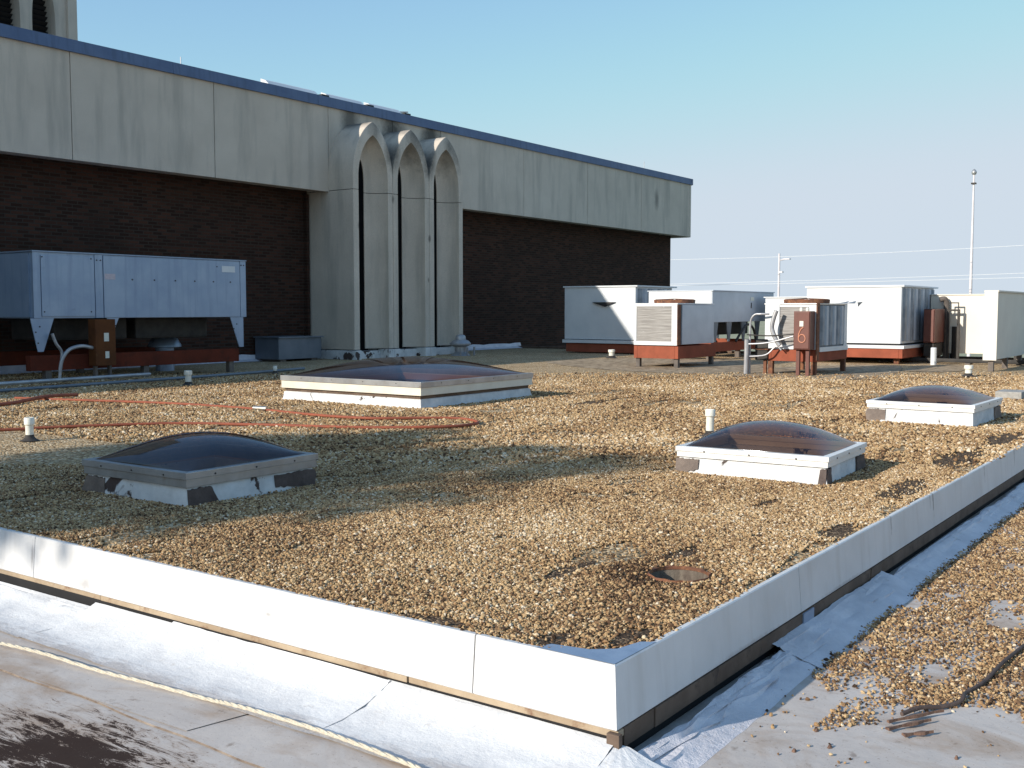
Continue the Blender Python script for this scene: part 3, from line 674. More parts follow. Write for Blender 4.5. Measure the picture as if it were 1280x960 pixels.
# lower roof: patchy spill on the right
X, Y = field(.1, 10.5, -3.6, -.17, .0115)
d, ok = inview(X, Y)
f1 = fbm(X*1.0, Y*1.5, 2.0); f2 = vnoise(X, Y, 7)
bound = 1.05+.35*np.sin(Y*5.2+.8)+np.where(Y > -.5, .5, 0)
inz = np.clip((X-bound)/.12, 0, 1)
f3 = vnoise(X+5, Y*1.6, 3.4)
dens = inz*np.clip((f1-.32+.035*np.clip(X-1, 0, 4)+(f3-.5)*.35)/.16, .04, 1)*np.clip(.28+f2*.95, 0, 1)
dens = np.maximum(dens, .012*np.clip((f1-.35)*6, 0, 1)*(X > .4))
dens *= np.clip((12.5-d)/3, 0, 1)
keep = ok & (rng.random(len(X)) < dens) & (Y < -.215-.02*np.sin(X*3))
X = X[keep]; Y = Y[keep]; n = len(X)
r = np.clip(rng.lognormal(math.log(.0049), .34, n), .0026, .0105)
Zs = LOW+r*.45+rng.random(n)*.005
sc = np.stack([r*(1+.5*rng.random(n)), r*(.85+.3*rng.random(n)), r*(.6+.35*rng.random(n))], 1)
stones('gravel_spill', np.stack([X, Y, Zs], 1), sc, 'patchy brown gravel scattered over the lower grey roof at right', .40)
print('lower stones', n)
# silt and fine grit sheet under the far part of the spill
def blob(x0, x1, y0, y1, z, name, mat, label):
    n = 40; pts = []
    for k in range(n):
        a = 2*PI*k/n; rr = 1+.10*math.sin(3*a+1)+.06*math.sin(7*a)
        pts.append(((x0+x1)/2+(x1-x0)/2*math.copysign(abs(math.cos(a))**.6, math.cos(a))*rr, (y0+y1)/2+(y1-y0)/2*math.copysign(abs(math.sin(a))**.6, math.sin(a))*rr, z))
    o = M().add(pts, [tuple(range(n))]).build(name, mat); return o
tag(blob(8.2, 29, -5, -.32, LOW+.006, 'gravel_bed', 'gravel', ''), 'far gravel lying on the lower roof along the raised edge', 'gravel', kind='structure')

def barepatch(bx, by, brx, bry, k):
    n = 36; pts = []
    for i in range(n):
        a = 2*PI*i/n; rr = 1.12+.12*math.sin(3*a+k)+.10*math.sin(5*a+k*2)
        pts.append((max(bx+brx*rr*math.cos(a), .024), max(by+bry*rr*math.sin(a), .024), -.0095))
    M().add(pts, [tuple(range(n))]).build('bare_tar_patch', 'under', bpy.data.objects['upper_roof'])
for k, b_ in enumerate(BARE): barepatch(*b_, k)
# ------------------------------------------------------------------ drain
dr = thing('roof_drain', (DR[0], DR[1], -.1), 'sunken round roof drain bowl with rusty rim in the gravel', 'roof drain')
q = DR[2]
M().lathe(DR[0], DR[1], [(q-.003, -.011), (q-.006, -.05), (q-.012, -.13), (q-.03, -.16), (.04, -.175)], 32, False).build('bowl', 'drainwall', dr, smooth=True)
m = M(); nn_ = 36
vs = []; fs = []
for k in range(nn_):
    a = 2*PI*k/nn_; ir = q-.006; orr = q+.005+.007*math.sin(k*1.7)+.004*math.sin(k*4.1)
    for rr, z in ((ir, -.012), (ir, .003), (orr-.006, .006), (orr, -.008)): vs.append((DR[0]+rr*math.cos(a), DR[1]+rr*math.sin(a), z))
for k in range(nn_):
    for j in range(3): fs.append((k*4+j, k*4+j+1, ((k+1) % nn_)*4+j+1, ((k+1) % nn_)*4+j))
m.add(vs, fs).build('rim', 'rust', dr, smooth=True)

# ------------------------------------------------------------------ skylights
def skylight(idx, label, style):
    cx, cy, sx, sy, h, dh, rot = SKY[idx]
    t = thing('skylight', (cx, cy, 0), label, 'skylight', 'domed skylights on the raised roof'); t['_w'] = (0, 0, 0)
    a, b = sx/2, sy/2
    def ring(z0, z1, o, w, name, mat, bev=.003, n4=True):
        """four rails mitred at the corners; o = outward offset from the frame line"""
        A, Bb = a+o, b+o; out = []
        for (p, q_, r_, s_) in (((-A, -Bb), (A, -Bb), (A-w, -Bb+w), (-A+w, -Bb+w)), ((A, -Bb), (A, Bb), (A-w, Bb-w), (A-w, -Bb+w)),
                              ((A, Bb), (-A, Bb), (-A+w, Bb-w), (A-w, Bb-w)), ((-A, Bb), (-A, -Bb), (-A+w, -Bb+w), (-A+w, Bb-w))):
            M().prism([p, q_, r_, s_], 2, z0, z1).build(name, mat, t, bevel=bev)
    big = style == 'big'
    if big:
        ring(h-.075, h, 0, .07, 'top_rail', 'alu'); ring(h-.185, h-.077, -.012, .06, 'side_rail', 'cream_alu')
        ring(.125, h-.187, -.055, .07, 'timber_gap', 'nailer_dark')
        A, Bb = a-.03, b-.03
        m = M(); m.prism([(-A, -Bb), (A, -Bb), (A, Bb), (-A, Bb)], 2, -.02, .153)
    fh = .105 if idx == 0 else .085
    if not big:
        al = 'alu' if idx == 0 else 'white_alu'
        ring(h-fh*.45, h, 0, .06, 'top_rail', al); ring(h-fh, h-fh*.45-.002, -.010, .04, 'side_rail', al)
    # curb: subdivided slightly wavy coated walls
    zt = .125 if big else h-fh-.002; o = .045 if big else .03
    A, Bb = a-o, b-o; w = .07; nn = 22; vs = []; fs = []
    per = []
    for (p, q_) in (((-A, -Bb), (A, -Bb)), ((A, -Bb), (A, Bb)), ((A, Bb), (-A, Bb)), ((-A, Bb), (-A, -Bb))):
        for k in range(nn): per.append((p[0]+(q_[0]-p[0])*k/nn, p[1]+(q_[1]-p[1])*k/nn))
    for i, (x, y) in enumerate(per):
        nx, ny = x/A, y/Bb; s_ = 1+.006*math.sin(i*1.9+idx)+.004*math.sin(i*4.7)
        bl = 1.02+.012*math.sin(i*.9+idx*2)+.008*math.sin(i*3.3)
        vs += [(x*s_*bl, y*s_*bl, -.02), (x*s_*1.006, y*s_*1.006, zt*.35), (x*s_, y*s_, zt-.01), (x*.99, y*.99, zt), (x*(1-w/A), y*(1-w/Bb), zt), (x*(1-w/A), y*(1-w/Bb), -.02)]
    K = 6; Np = len(per)
    for i in range(Np):
        for k in range(K-1): fs.append((i*K+k, i*K+k+1, ((i+1) % Np)*K+k+1, ((i+1) % Np)*K+k))
    M().add(vs, fs).build('curb', 'curb' if idx != 0 else 'curb_worn', t, smooth=True)
    # patches where the coating has peeled off the corners
    def peel(side, u0, u1, mat, seed=0):
        rr_ = random.Random(seed*17+idx); n = 14; L_ = u1-u0; pts = []
        for k in range(n+1): pts.append((u0+L_*k/n, zt-.006-.012*rr_.random()))
        pts.append((u1+L_*.12*(rr_.random()-.3), zt*.6)); 
        for k in range(n+1):
            f_ = k/n; pts.append((u1-L_*f_+(.30*L_*(1-f_) if seed % 2 else -.25*L_*(f_)*0)+.006*rr_.random(), -.012+(.03+.02*rr_.random())*(f_ if seed % 2 == 0 else .2)))
        if side == '-x': q0, q1, ax = -A-.016, -A+.01, 0
        else: q0, q1, ax = -Bb-.016, -Bb+.01, 1
        M().prism(pts, ax, q0, q1).build('peeled_patch', mat, t)
    if idx == 0: peel('-y', -A+.0, -A+.20, 'peel', 1); peel('-y', A-.40, A-.0, 'peel', 2); peel('-x', Bb-.22, Bb, 'peel_grey', 1)
    if idx == 1: peel('-y', A-.22, A, 'peel', 1); peel('-x', Bb-.17, Bb+.03, 'peel_grey', 2); peel('-x', -Bb-.01, -Bb+.04, 'peel', 1); peel('-y', -A, -A+.10, 'peel', 3)
    if idx == 2: peel('-x', Bb-.20, Bb+.02, 'peel_grey', 2); peel('-y', A-.3, A, 'peel_grey', 1)
    # well walls below the dome
    ww = .088; A2, B2 = a-ww, b-ww; zw = -.55
    m = M(); m.add([(-A2, -B2, zw), (A2, -B2, zw), (A2, B2, zw), (-A2, B2, zw), (-A2, -B2, h-.09), (A2, -B2, h-.09), (A2, B2, h-.09), (-A2, B2, h-.09)],
                   [(0, 1, 5, 4), (1, 2, 6, 5), (2, 3, 7, 6), (3, 0, 4, 7)]); m.build('well', 'well', t)
    M().add([(-A2, -B2, zw), (A2, -B2, zw), (A2, B2, zw), (-A2, B2, zw)], [(0, 1, 2, 3)]).build('well_floor', 'louvre', t)
    # dome
    A3, B3 = a-.055, b-.055; g_ = 36; vs = []; fs = []
    for j in range(g_+1):
        for i in range(g_+1):
            u = math.sin((2*i/g_-1)*PI/2); v = math.sin((2*j/g_-1)*PI/2)
            z = dh*((max(0, 1-u*u)**.80)*(max(0, 1-v*v)**.80))**.82
            vs.append((u*A3, v*B3, h-.004+z))
    for j in range(g_):
        for i in range(g_): fs.append((j*(g_+1)+i, j*(g_+1)+i+1, (j+1)*(g_+1)+i+1, (j+1)*(g_+1)+i))
    dm = M().add(vs, fs).build('dome', 'dome', t, smooth=True)
    for p in dm.data.polygons: p.use_smooth = True
    # screws along the rails
    for k in range(4 if big else 3):
        f = (k+.5)/(4 if big else 3)*2-1
        M().tube([(f*a*.9, -b+.012, h-.03), (f*a*.9, -b-.004, h-.03)], .007, 6).build('screw', 'boot', t)
        M().tube([(-a+.012, f*b*.9, h-.03), (-a-.004, f*b*.9, h-.03)], .007, 6).build('screw', 'boot', t)
    t.rotation_euler.z = math.radians(rot)
    t['_w'] = (cx, cy, 0)
    return t
skylight(0, 'bronze domed skylight with stained metal frame and peeling curb, nearest on the left', 'small')
skylight(1, 'bronze domed skylight with white frame just behind the sunken roof drain', 'small')
skylight(2, 'small distant bronze domed skylight beside the right roof edge, next to a concrete block', 'small')
skylight(3, 'largest bronze domed skylight with tall cream tiered frame in front of the pointed arches', 'big')

# ------------------------------------------------------------------ vent pipes
def vent(x, y, h, r, label, tilt=(0, 0)):
    t = thing('vent_pipe', (x, y, 0), label, 'vent pipe', 'white plastic vent pipes standing in the gravel'); t['_w'] = (x, y, 0)
    M().lathe(x, y, [(r*1.0, .0), (r, h-.075), (r*1.02, h-.07)], 18).build('pipe', 'pvc', t, smooth=True)
    M().lathe(x, y, [(r*1.04, h-.08), (r*1.28, h-.072), (r*1.28, h-.008), (r*1.15, h), (r*.9, h-.001), (r*.9, h-.05)], 18).build('cap', 'pvc', t, smooth=True)
    M().lathe(x, y, [(r*2.4, -.004), (r*1.6, .012), (r*1.12, .035), (r*1.10, .055), (r*1.0, .057)], 18).build('boot', 'boot', t, smooth=True)
    t.rotation_euler = (tilt[0], tilt[1], 0); return t
vent(2.556, 8.40, .235, .040, 'white vent pipe nearest the left edge, in front of the red hose')
vent(8.65, 13.75, .255, .055, 'white vent pipe standing in front of the large left condenser unit')
vent(6.95, 2.85, .285, .042, 'white vent pipe behind the white framed skylight in the right half', (0, .03))
vent(22.4, 13.03, .226, .075, 'white vent pipe between the broad white unit and the coil unit')
vent(19.4, 2.98, .22, .068, 'white vent pipe beside the slim beige duct at far right', (0, .04))
vent(11.9, 15.1, .16, .035, 'small dull vent pipe left of the large skylight in the building shade')
vp = M().lathe(23.6, 4.7, [(.07, -.01), (.07, .40), (.06, .42)], 14).build('standpipe', 'white_unit'); tag(vp, 'white short standpipe under the tall beige housing', 'pipe')

# mushroom vent beside the arches
mv = thing('mushroom_vent', (21.25, 17.5, 0), 'galvanised mushroom vent with domed cap beside the third arch', 'roof vent')
M().lathe(21.25, 17.5, [(.30, -.01), (.22, .06), (.17, .10), (.17, .34)], 22).build('neck', 'conduit', mv, smooth=True)
M().lathe(21.25, 17.5, [(.20, .25), (.31, .31), (.315, .35), (.25, .42), (.16, .46), (.155, .54), (.12, .59), (.05, .61)], 24).build('cap', 'conduit', mv, smooth=True)
for k in range(3):
    B('bracket', 'conduit', mv, 21.25-.38+k*.33, 21.25-.34+k*.33, 17.2, 17.24, -.01, .24)
mv2 = thing('mushroom_vent', (11.3, 18, 0), 'pale domed roof vent in the dark beneath the large left unit', 'roof vent')
M().lathe(11.3, 18, [(.2, -.01), (.2, .5), (.36, .52), (.36, .56), (.28, .70), (.15, .77), (.04, .79)], 24).build('cap', 'galv', mv2, smooth=True)

# low grey housing left of the arches
gh = thing('equipment_box', (16.2, 19.35, 0), 'low dark grey steel box against the brick wall left of the arches', 'equipment box')
B('cabinet', 'dark_grey', gh, 15.4, 16.92, 18.85, 19.75, .05, .60, bevel=.01)
B('lid', 'dark_grey', gh, 15.36, 16.96, 18.80, 19.78, .602, .635, bevel=.006)
B('foot', 'stub', gh, 15.5, 15.7, 18.9, 19.7, -.01, .05); B('foot', 'stub', gh, 16.6, 16.8, 18.9, 19.7, -.01, .05)

# ------------------------------------------------------------------ big left unit
def gusset(name, par, pts, y0, y1, mat='galv'):
    return M().prism(pts, 1, y0, y1).build(name, mat, par, bevel=.004)
ac = thing('condenser_unit', (9.7, 17.5, 0), 'long blue-grey sheet metal condenser on tapered legs before the left brick wall', 'air conditioning unit')
x0, x1, y0, y1, z0, z1 = 7.27, 12.18, 16.30, 18.9, 1.18, 2.39
B('cabinet', 'galv', ac, x0+.02, x1-.02, y0+.02, y1, z0, z1, bevel=.008)
B('corner_panel', 'galv', ac, x0+.13, x0+.02+.005, y0, y0+.03, z0, z1-.02) if False else B('corner_panel', 'galv', ac, x0, x0+.14, y0, y0+.018, z0+.003, z1-.003, bevel=.003)
dp = B('door_panel', 'galv', ac, x0+.155, 8.50, y0-.004, y0+.018, z0+.035, z1-.06, bevel=.005)
B('panel_frame', 'galv', ac, 8.52, 8.68, y0, y0+.018, z0+.003, z1-.003, bevel=.003)
bp = B('side_panel', 'galv', ac, 8.70, x1-.17, y0-.004, y0+.018, z0+.006, z1-.02, bevel=.005)
B('corner_panel', 'galv', ac, x1-.155, x1, y0, y0+.018, z0+.003, z1-.003, bevel=.003)
B('top_rim', 'galv', ac, x0-.015, x1+.015, y0-.015, y1+.01, z1+.001, z1+.022, bevel=.003)
B('end_panel', 'galv', ac, x0-.004, x0+.018, y0+.14, 17.5, z0+.02, z1-.02, bevel=.004); B('end_panel', 'galv', ac, x0-.004, x0+.018, 17.53, 18.85, z0+.02, z1-.02, bevel=.004)
B('name_label', 'white_unit', ac, 11.53, 11.88, y0-.008, y0-.003, 2.14, 2.27)
B('warning_label', 'label_pink', ac, 8.72, 8.95, y0-.008, y0-.003, 1.92, 2.03)
for xx in (9.33, 9.84, 10.34, 10.82, 11.3, 11.75): M().tube([(xx, y0, 1.93), (xx, y0-.012, 1.93)], .016, 8).build('screw', 'boot', ac)
for xx, zz in ((7.45, 2.3), (8.44, 2.3), (8.56, 2.28), (8.64, 2.28), (11.4, 2.25), (12.05, 2.3), (12.12, 2.3), (7.47, 1.3), (8.42, 1.3)): M().tube([(xx, y0, zz), (xx, y0-.012, zz)], .013, 8).build('screw', 'boot', ac)
for yy in (y0+.01, y1-.05):
    for pts in ([(7.08+.12, z0), (7.66, z0), (7.44, .57), (7.33, .57)], [(8.76, z0), (9.02, z0), (8.80, .70), (8.76, .72)], [(11.74, z0), (12.1, z0), (12.1, .53), (11.98, .53)]):
        g_ = gusset('leg', ac, pts, yy, yy+.02)
        for dx, dz in ((.22, 1.0), (.12, .9), (.17, .7)):
            if yy < y0+.1: M().tube([(pts[0][0]+dx*.8, yy, dz+.03), (pts[0][0]+dx*.8, yy-.008, dz+.03)], .015, 6).build('bolt', 'boot', g_)
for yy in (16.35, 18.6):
    B('base_beam', 'primer_shaded', ac, 7.2, 12.0, yy, yy+.16, .22, .50, bevel=.01)
for yy in (16.35, 18.6):
    for xx in (7.5, 9.6, 11.75): B('stub_post', 'stub', ac, xx, xx+.12, yy+.02, yy+.14, -.01, .222)
B('fan_housing', 'black', ac, 8.0, 9.6, 16.9, 18.4, .75, 1.18, bevel=.05); B('fan_housing', 'black', ac, 9.8, 11.6, 16.9, 18.4, .75, 1.18, bevel=.05)
cb = thing('control_box', (8.56, 16.3, .3), 'tall faded orange-brown control box under the long left condenser', 'control box')
B('box', 'orange_box', cb, 8.33, 8.76, 16.05, 16.28, .28, 1.16, bevel=.01)
B('label', 'label', cb, 8.51, 8.61, 16.043, 16.049, .74, .90); B('label', 'label', cb, 8.53, 8.61, 16.043, 16.049, .42, .55)
B('post', 'stub', cb, 8.36, 8.41, 16.12, 16.2, -.01, .28); B('post', 'stub', cb, 8.66, 8.71, 16.12, 16.2, -.01, .28)
fc = M().tube(smoothpath([(8.33, 16.15, .62), (8.1, 16.15, .66), (7.85, 16.15, .60), (7.72, 16.18, .42), (7.68, 16.2, .2)]), .035, 10).build('flexible_conduit', 'conduit'); tag(fc, 'curved grey flexible conduit leaving the orange-brown box under the left condenser', 'conduit')
fc = M().tube(smoothpath([(7.55, 16.2, .9), (7.62, 16.2, .72), (7.74, 16.22, .55), (7.70, 16.2, .3), (7.66, 16.2, 0)]), .028, 10).build('flexible_conduit', 'conduit'); tag(fc, 'short grey bent conduit beside the corner leg of the left condenser', 'conduit')
pp = M().tube([(6.0, 15.6, .08), (9.4, 15.9, .08)], .035, 8).build('ground_pipe', 'conduit'); tag(pp, 'pale pipe lying on the roof below the left condenser', 'pipe')
pp = M().tube(smoothpath([(5.2, 14.7, .03), (8.0, 14.95, .03), (10.6, 15.15, .03), (13.2, 15.6, .03)]), .03, 8).build('ground_pipe', 'dark_grey'); tag(pp, 'long dark pipe on the gravel in front of the left condenser', 'pipe')

# ------------------------------------------------------------------ right hand units
def legs(t, pts, z, w=.06, mat='stub'):
    for x, y in pts: M().prism([(x-w, y-w), (x+w, y-w), (x+w, y+w), (x-w, y+w)], 2, -.012, z).build('leg', mat, t, bevel=.006)
def beamframe(t, x0, x1, y0, y1, z0, z1, w=.09, mat='primer'):
    B('base_beam', mat, t, x0, x1, y0, y0+w, z0, z1, bevel=.008); B('base_beam', mat, t, x0, x1, y1-w, y1, z0, z1, bevel=.008)
    B('base_beam', mat, t, x0, x0+w, y0+w+.002, y1-w-.002, z0, z1, bevel=.008); B('base_beam', mat, t, x1-w, x1, y0+w+.002, y1-w-.002, z0, z1, bevel=.008)
def corrug(t, x0, x1, y, z0, z1, n, name='louvre_strip'):
    """vertical folded strips on a face looking to -y"""
    w = (x1-x0)/n
    for k in range(n):
        a = x0+k*w; M().prism([(a+.01, y+.03), (a+w*.25, y-.03), (a+w*.75, y-.03), (a+w-.01, y+.03)], 2, z0, z1).build(name, 'fin_light' if k % 2 else 'fin', t)
# U1 broad white unit near the building
u1 = thing('rooftop_unit', (26, 15, 0), 'broad white rooftop unit half in the building shade, right of the brick wall', 'air conditioning unit')
B('cabinet', 'white_unit', u1, 25.0, 27.4, 13.72, 16.26, .42, 2.03, bevel=.01)
B('top_cover', 'white_unit', u1, 24.96, 27.6, 13.64, 16.3, 2.032, 2.075, bevel=.006)
B('base_rail', 'white_unit', u1, 24.93, 27.45, 13.66, 16.3, .30, .40, bevel=.006)
M().prism([(14.40, 1.57), (15.22, 1.57), (15.0, 1.50), (14.76, 1.43), (14.6, 1.50)], 0, 24.93, 24.998).build('air_scoop', 'louvre', u1)
corrug(u1, 25.1, 27.35, 13.70, .5, 1.98, 7)
beamframe(u1, 25.0, 27.4, 13.7, 16.2, .02, .28)
legs(u1, [(25.2, 13.9), (25.2, 15.9), (27.2, 13.9), (27.2, 15.9)], .02)
# U2 coil unit
def coil_unit(t, x0, x1, y0, y1, z0, z1, cy0, cy1, side, end_mat, rusty):
    B('cabinet', end_mat, t, x0+.02, x1, y0+.02, y1, z0+.012, z1-.03, bevel=.006)
    # end frame round the coil
    B('frame_rail', 'white_unit', t, x0-.012, x0+.018, y0, y1, z0, z0+.09, bevel=.003); B('frame_rail', 'white_unit', t, x0-.012, x0+.018, y0, y1, z1-.075, z1-.005, bevel=.003)
    B('frame_rail', 'white_unit', t, x0-.012, x0+.018, y0, cy0, z0+.092, z1-.077, bevel=.003); B('frame_rail', 'white_unit', t, x0-.012, x0+.018, cy1, y1, z0+.092, z1-.077, bevel=.003)
    cg = B('coil_grille', 'coil', t, x0+.003, x0+.012, cy0+.002, cy1-.002, z0+.092, z1-.077)
    m = M(); k = 0; z = z0+.11
    while z < z1-.09: m.box(x0-.004, x0+.001, cy0+.004, cy1-.004, z, z+.010); z += .032
    fo = m.build('coil_fins', 'coil', cg); fo['kind'] = 'stuff'
    B('top_cover', 'white_unit' if not rusty else 'alu', t, x0-.02, x1+.02, y0-.02, y1+.02, z1-.028, z1, bevel=.004)
    cx, cy = (x0+x1)/2, (y0+y1)/2; r = min(x1-x0, y1-y0)/2*.86
    fr = M(); nn = 28; vs = []; fs = []
    for k in range(nn):
        a = 2*PI*k/nn
        for rr, z in ((r, z1), (r*1.02, z1+.085), (r*.95, z1+.088), (r*.94, z1+.002)): vs.append((cx+rr*math.cos(a), cy+rr*math.sin(a), z))
    for k in range(nn):
        for j in range(3): fs.append((k*4+j, k*4+j+1, ((k+1) % nn)*4+j+1, ((k+1) % nn)*4+j))
    fr = fr.add(vs, fs).build('fan_ring', 'rust', t, smooth=True)
    m = M()
    for k in range(10): a = PI*k/10; m.tube([(cx+r*.95*math.cos(a), cy+r*.95*math.sin(a), z1+.09), (cx, cy, z1+.11), (cx-r*.95*math.cos(a), cy-r*.95*math.sin(a), z1+.09)], .007, 5)
    m.build('fan_guard', 'rust', fr)
u2 = thing('coil_unit', (19.8, 9.75, 0), 'small coil unit with white framed grille and plain grey side on red base', 'condenser')
coil_unit(u2, 18.8, 20.75, 9.20, 10.33, .51, 1.49, 9.34, 10.26, 0, 'grey_unit', False)
B('corner_post', 'rust', u2, 18.80, 18.95, 9.185, 9.20, .52, 1.46); B('side_panel', 'grey_unit', u2, 19.0, 20.72, 9.17, 9.199, .53, 1.45, bevel=.004)
beamframe(u2, 18.8, 20.85, 9.17, 10.33, .20, .49); legs(u2, [(18.9, 9.25), (18.9, 10.25), (20.75, 9.25), (20.75, 10.25)], .20, .05)
# U4 condenser marked 6
u4 = thing('coil_unit', (18.9, 6.15, 0), 'rusty coil unit with torn top behind the brown box marked 6', 'condenser')
coil_unit(u4, 17.9, 19.75, 5.60, 6.70, .52, 1.47, 5.76, 6.38, 0, 'fin', True)
B('end_panel', 'white_unit', u4, 17.878, 17.886, 6.385, 6.69, .53, 1.46)
B('corner_post', 'rust', u4, 17.87, 18.02, 5.575, 5.60, .30, 1.47, bevel=.004)
corrug(u4, 18.1, 19.52, 5.59, .60, 1.42, 6); B('end_post', 'white_unit', u4, 19.56, 19.74, 5.57, 5.598, .52, 1.45, bevel=.003)
B('bottom_rail', 'white_unit', u4, 18.04, 19.8, 5.565, 5.598, .47, .565, bevel=.003)
m = M(); random.seed(3)
for k in range(7):
    a = 19.3+.14*k; m.add([(a, 5.55-.05*(k % 2), 1.475), (a+.13, 5.5, 1.50+.02*(k % 3)), (a+.2, 5.75, 1.48), (a+.02, 5.8, 1.478)], [(0, 1, 2, 3)])
m.add([(20.2, 5.5, 1.5), (20.75, 5.55, 1.52), (20.3, 5.52, 1.40)], [(0, 1, 2)]); m.build('torn_sheet', 'fin', u4)
beamframe(u4, 17.9, 19.85, 5.60, 6.65, .27, .51); legs(u4, [(17.96, 5.66), (17.96, 6.58), (19.78, 5.66), (19.78, 6.58)], .27, .05, 'rust')
# brown disconnect box marked 6
pb = thing('electrical_box', (17.5, 5.78, 0), 'brown electrical box marked with an orange 6 on two posts', 'electrical box')
B('box', 'brown_box', pb, 17.58, 17.86, 5.62, 5.96, .53, 1.31, bevel=.008)
B('door', 'brown_box', pb, 17.56, 17.578, 5.635, 5.945, .55, 1.29, bevel=.004)
B('paper_label', 'label', pb, 17.553, 17.558, 5.75, 5.83, 1.00, 1.11)
c0y, c0z, rr = 5.775, .755, .062
pts = [(17.552, c0y+rr*1.15*math.cos(t), c0z+rr*1.3*math.sin(t)) for t in [PI*2*k/22 for k in range(23)]]
six = M().tube(pts, .011, 6, cap=False)
six.tube(smoothpath([(17.552, c0y+.072, c0z+.01), (17.552, c0y+.062, c0z+.10), (17.552, c0y+.02, c0z+.19), (17.552, c0y-.03, c0z+.225)]), .011, 6).build('numeral_6', 'chalk', pb)
for k in range(2): M().lathe(17.7, 5.72+.13*k, [(.035, 1.30), (.035, 1.37), (.02, 1.385)], 12).build('hub', 'pvc', pb, smooth=True)
for yy in (5.66, 5.86): B('post', 'brown_box', pb, 17.66, 17.73, yy, yy+.07, -.012, .53)
# conduits beside it
def pipe(name, pts, r, mat, label, cat='conduit', sm=5): return tag(M().tube(smoothpath(pts, sm), r, 10).build(name, mat), label, cat)
pipe('conduit_loop', [(17.7, 6.95, 0), (17.7, 6.95, .5), (17.7, 6.95, 1.0), (17.7, 6.92, 1.16), (17.7, 6.84, 1.24), (17.7, 6.72, 1.25), (17.75, 6.55, 1.25)], .022, 'conduit', 'tall thin grey conduit arching over beside the unit marked 6')
pipe('conduit_post', [(17.6, 6.99, -.01), (17.6, 6.98, .4), (17.6, 6.98, .72)], .05, 'conduit', 'thick grey post at the foot of the tall arched conduit', 'post', 2)
pipe('flexible_duct', [(17.65, 6.36, 1.32), (17.65, 6.42, 1.15), (17.65, 6.45, .95), (17.65, 6.36, .72), (17.65, 6.28, .60)], .045, 'conduit', 'grey flexible pipe hanging in front of the unit marked 6', 'pipe')
pipe('cross_conduit', [(17.6, 6.98, .62), (17.6, 6.5, .66), (17.6, 5.97, .80)], .018, 'conduit', 'thin conduit crossing to the brown box marked 6')
pipe('cross_conduit', [(17.6, 6.98, .82), (17.6, 6.5, .80), (17.6, 5.97, .84)], .014, 'black', 'thin dark upper conduit crossing to the brown box marked 6')
pipe('pipe_run', [(17.62, 6.98, .36), (17.7, 6.6, .40), (17.75, 6.4, .58), (17.75, 6.28, .50)], .018, 'conduit', 'pale bent pipe at the base of the unit marked 6', 'pipe')
vb = thing('valve_box', (17.9, 6.85, .2), 'small dark valve cluster behind the grey conduit post', 'valve')
B('body', 'black', vb, 17.85, 18.1, 6.62, 6.9, .28, .72, bevel=.03); B('post', 'rust', vb, 17.88, 17.94, 6.66, 6.72, -.01, .28); B('flange', 'rust', vb, 17.82, 18.12, 6.6, 6.92, .5, .53)
# U3 long grey unit on V legs
u3 = thing('condenser_unit', (25, 11, 0), 'long pale blue-grey condenser on tapered legs behind the two coil units', 'air conditioning unit')
B('cabinet', 'grey_unit', u3, 23.0, 27.3, 10.27, 12.2, 1.0, 1.84, bevel=.008); B('end_panel', 'white_unit', u3, 22.985, 22.998, 10.29, 12.18, 1.01, 1.84); B('top_rim', 'grey_unit', u3, 22.97, 27.33, 10.24, 12.23, 1.842, 1.865)
B('label', 'label', u3, 25.55, 25.8, 10.262, 10.268, 1.60, 1.70); B('vent_slot', 'louvre', u3, 25.58, 25.64, 10.262, 10.268, 1.38, 1.54)
for xx in (23.1, 24.0, 25.0, 26.0, 27.0):
    for yy in (10.3, 12.0): M().prism([(xx, 1.0), (xx+.35, 1.0), (xx+.22, .46), (xx+.12, .46)], 1, yy, yy+.03).build('leg', 'dark_grey', u3)
B('fan_housing', 'black', u3, 23.6, 26.9, 10.9, 11.8, .62, .998, bevel=.06)  # black box added so the space between the legs looks dark
beamframe(u3, 22.9, 27.3, 10.25, 12.2, .20, .45); legs(u3, [(23.1, 10.4), (25.0, 10.4), (27.1, 10.4), (23.1, 12.0), (27.1, 12.0)], .20)
pipe('black_hose', [(24.4, 10.2, .45), (24.7, 10.15, .75), (25.1, 10.15, .92), (25.5, 10.15, .80), (25.7, 10.15, .45)], .035, 'black', 'black pipe looping under the long pale condenser', 'pipe')
# U8 white unit glimpsed between
u8 = thing('rooftop_unit', (26.4, 9.3, 0), 'plain white unit glimpsed behind the unit marked 6', 'air conditioning unit')
B('cabinet', 'white_unit', u8, 26.0, 27.2, 8.6, 10.0, .35, 1.68, bevel=.01); B('top_cover', 'white_unit', u8, 25.96, 27.24, 8.56, 10.04, 1.682, 1.71); legs(u8, [(26.2, 8.8), (26.2, 9.8), (27, 8.8)], .345)
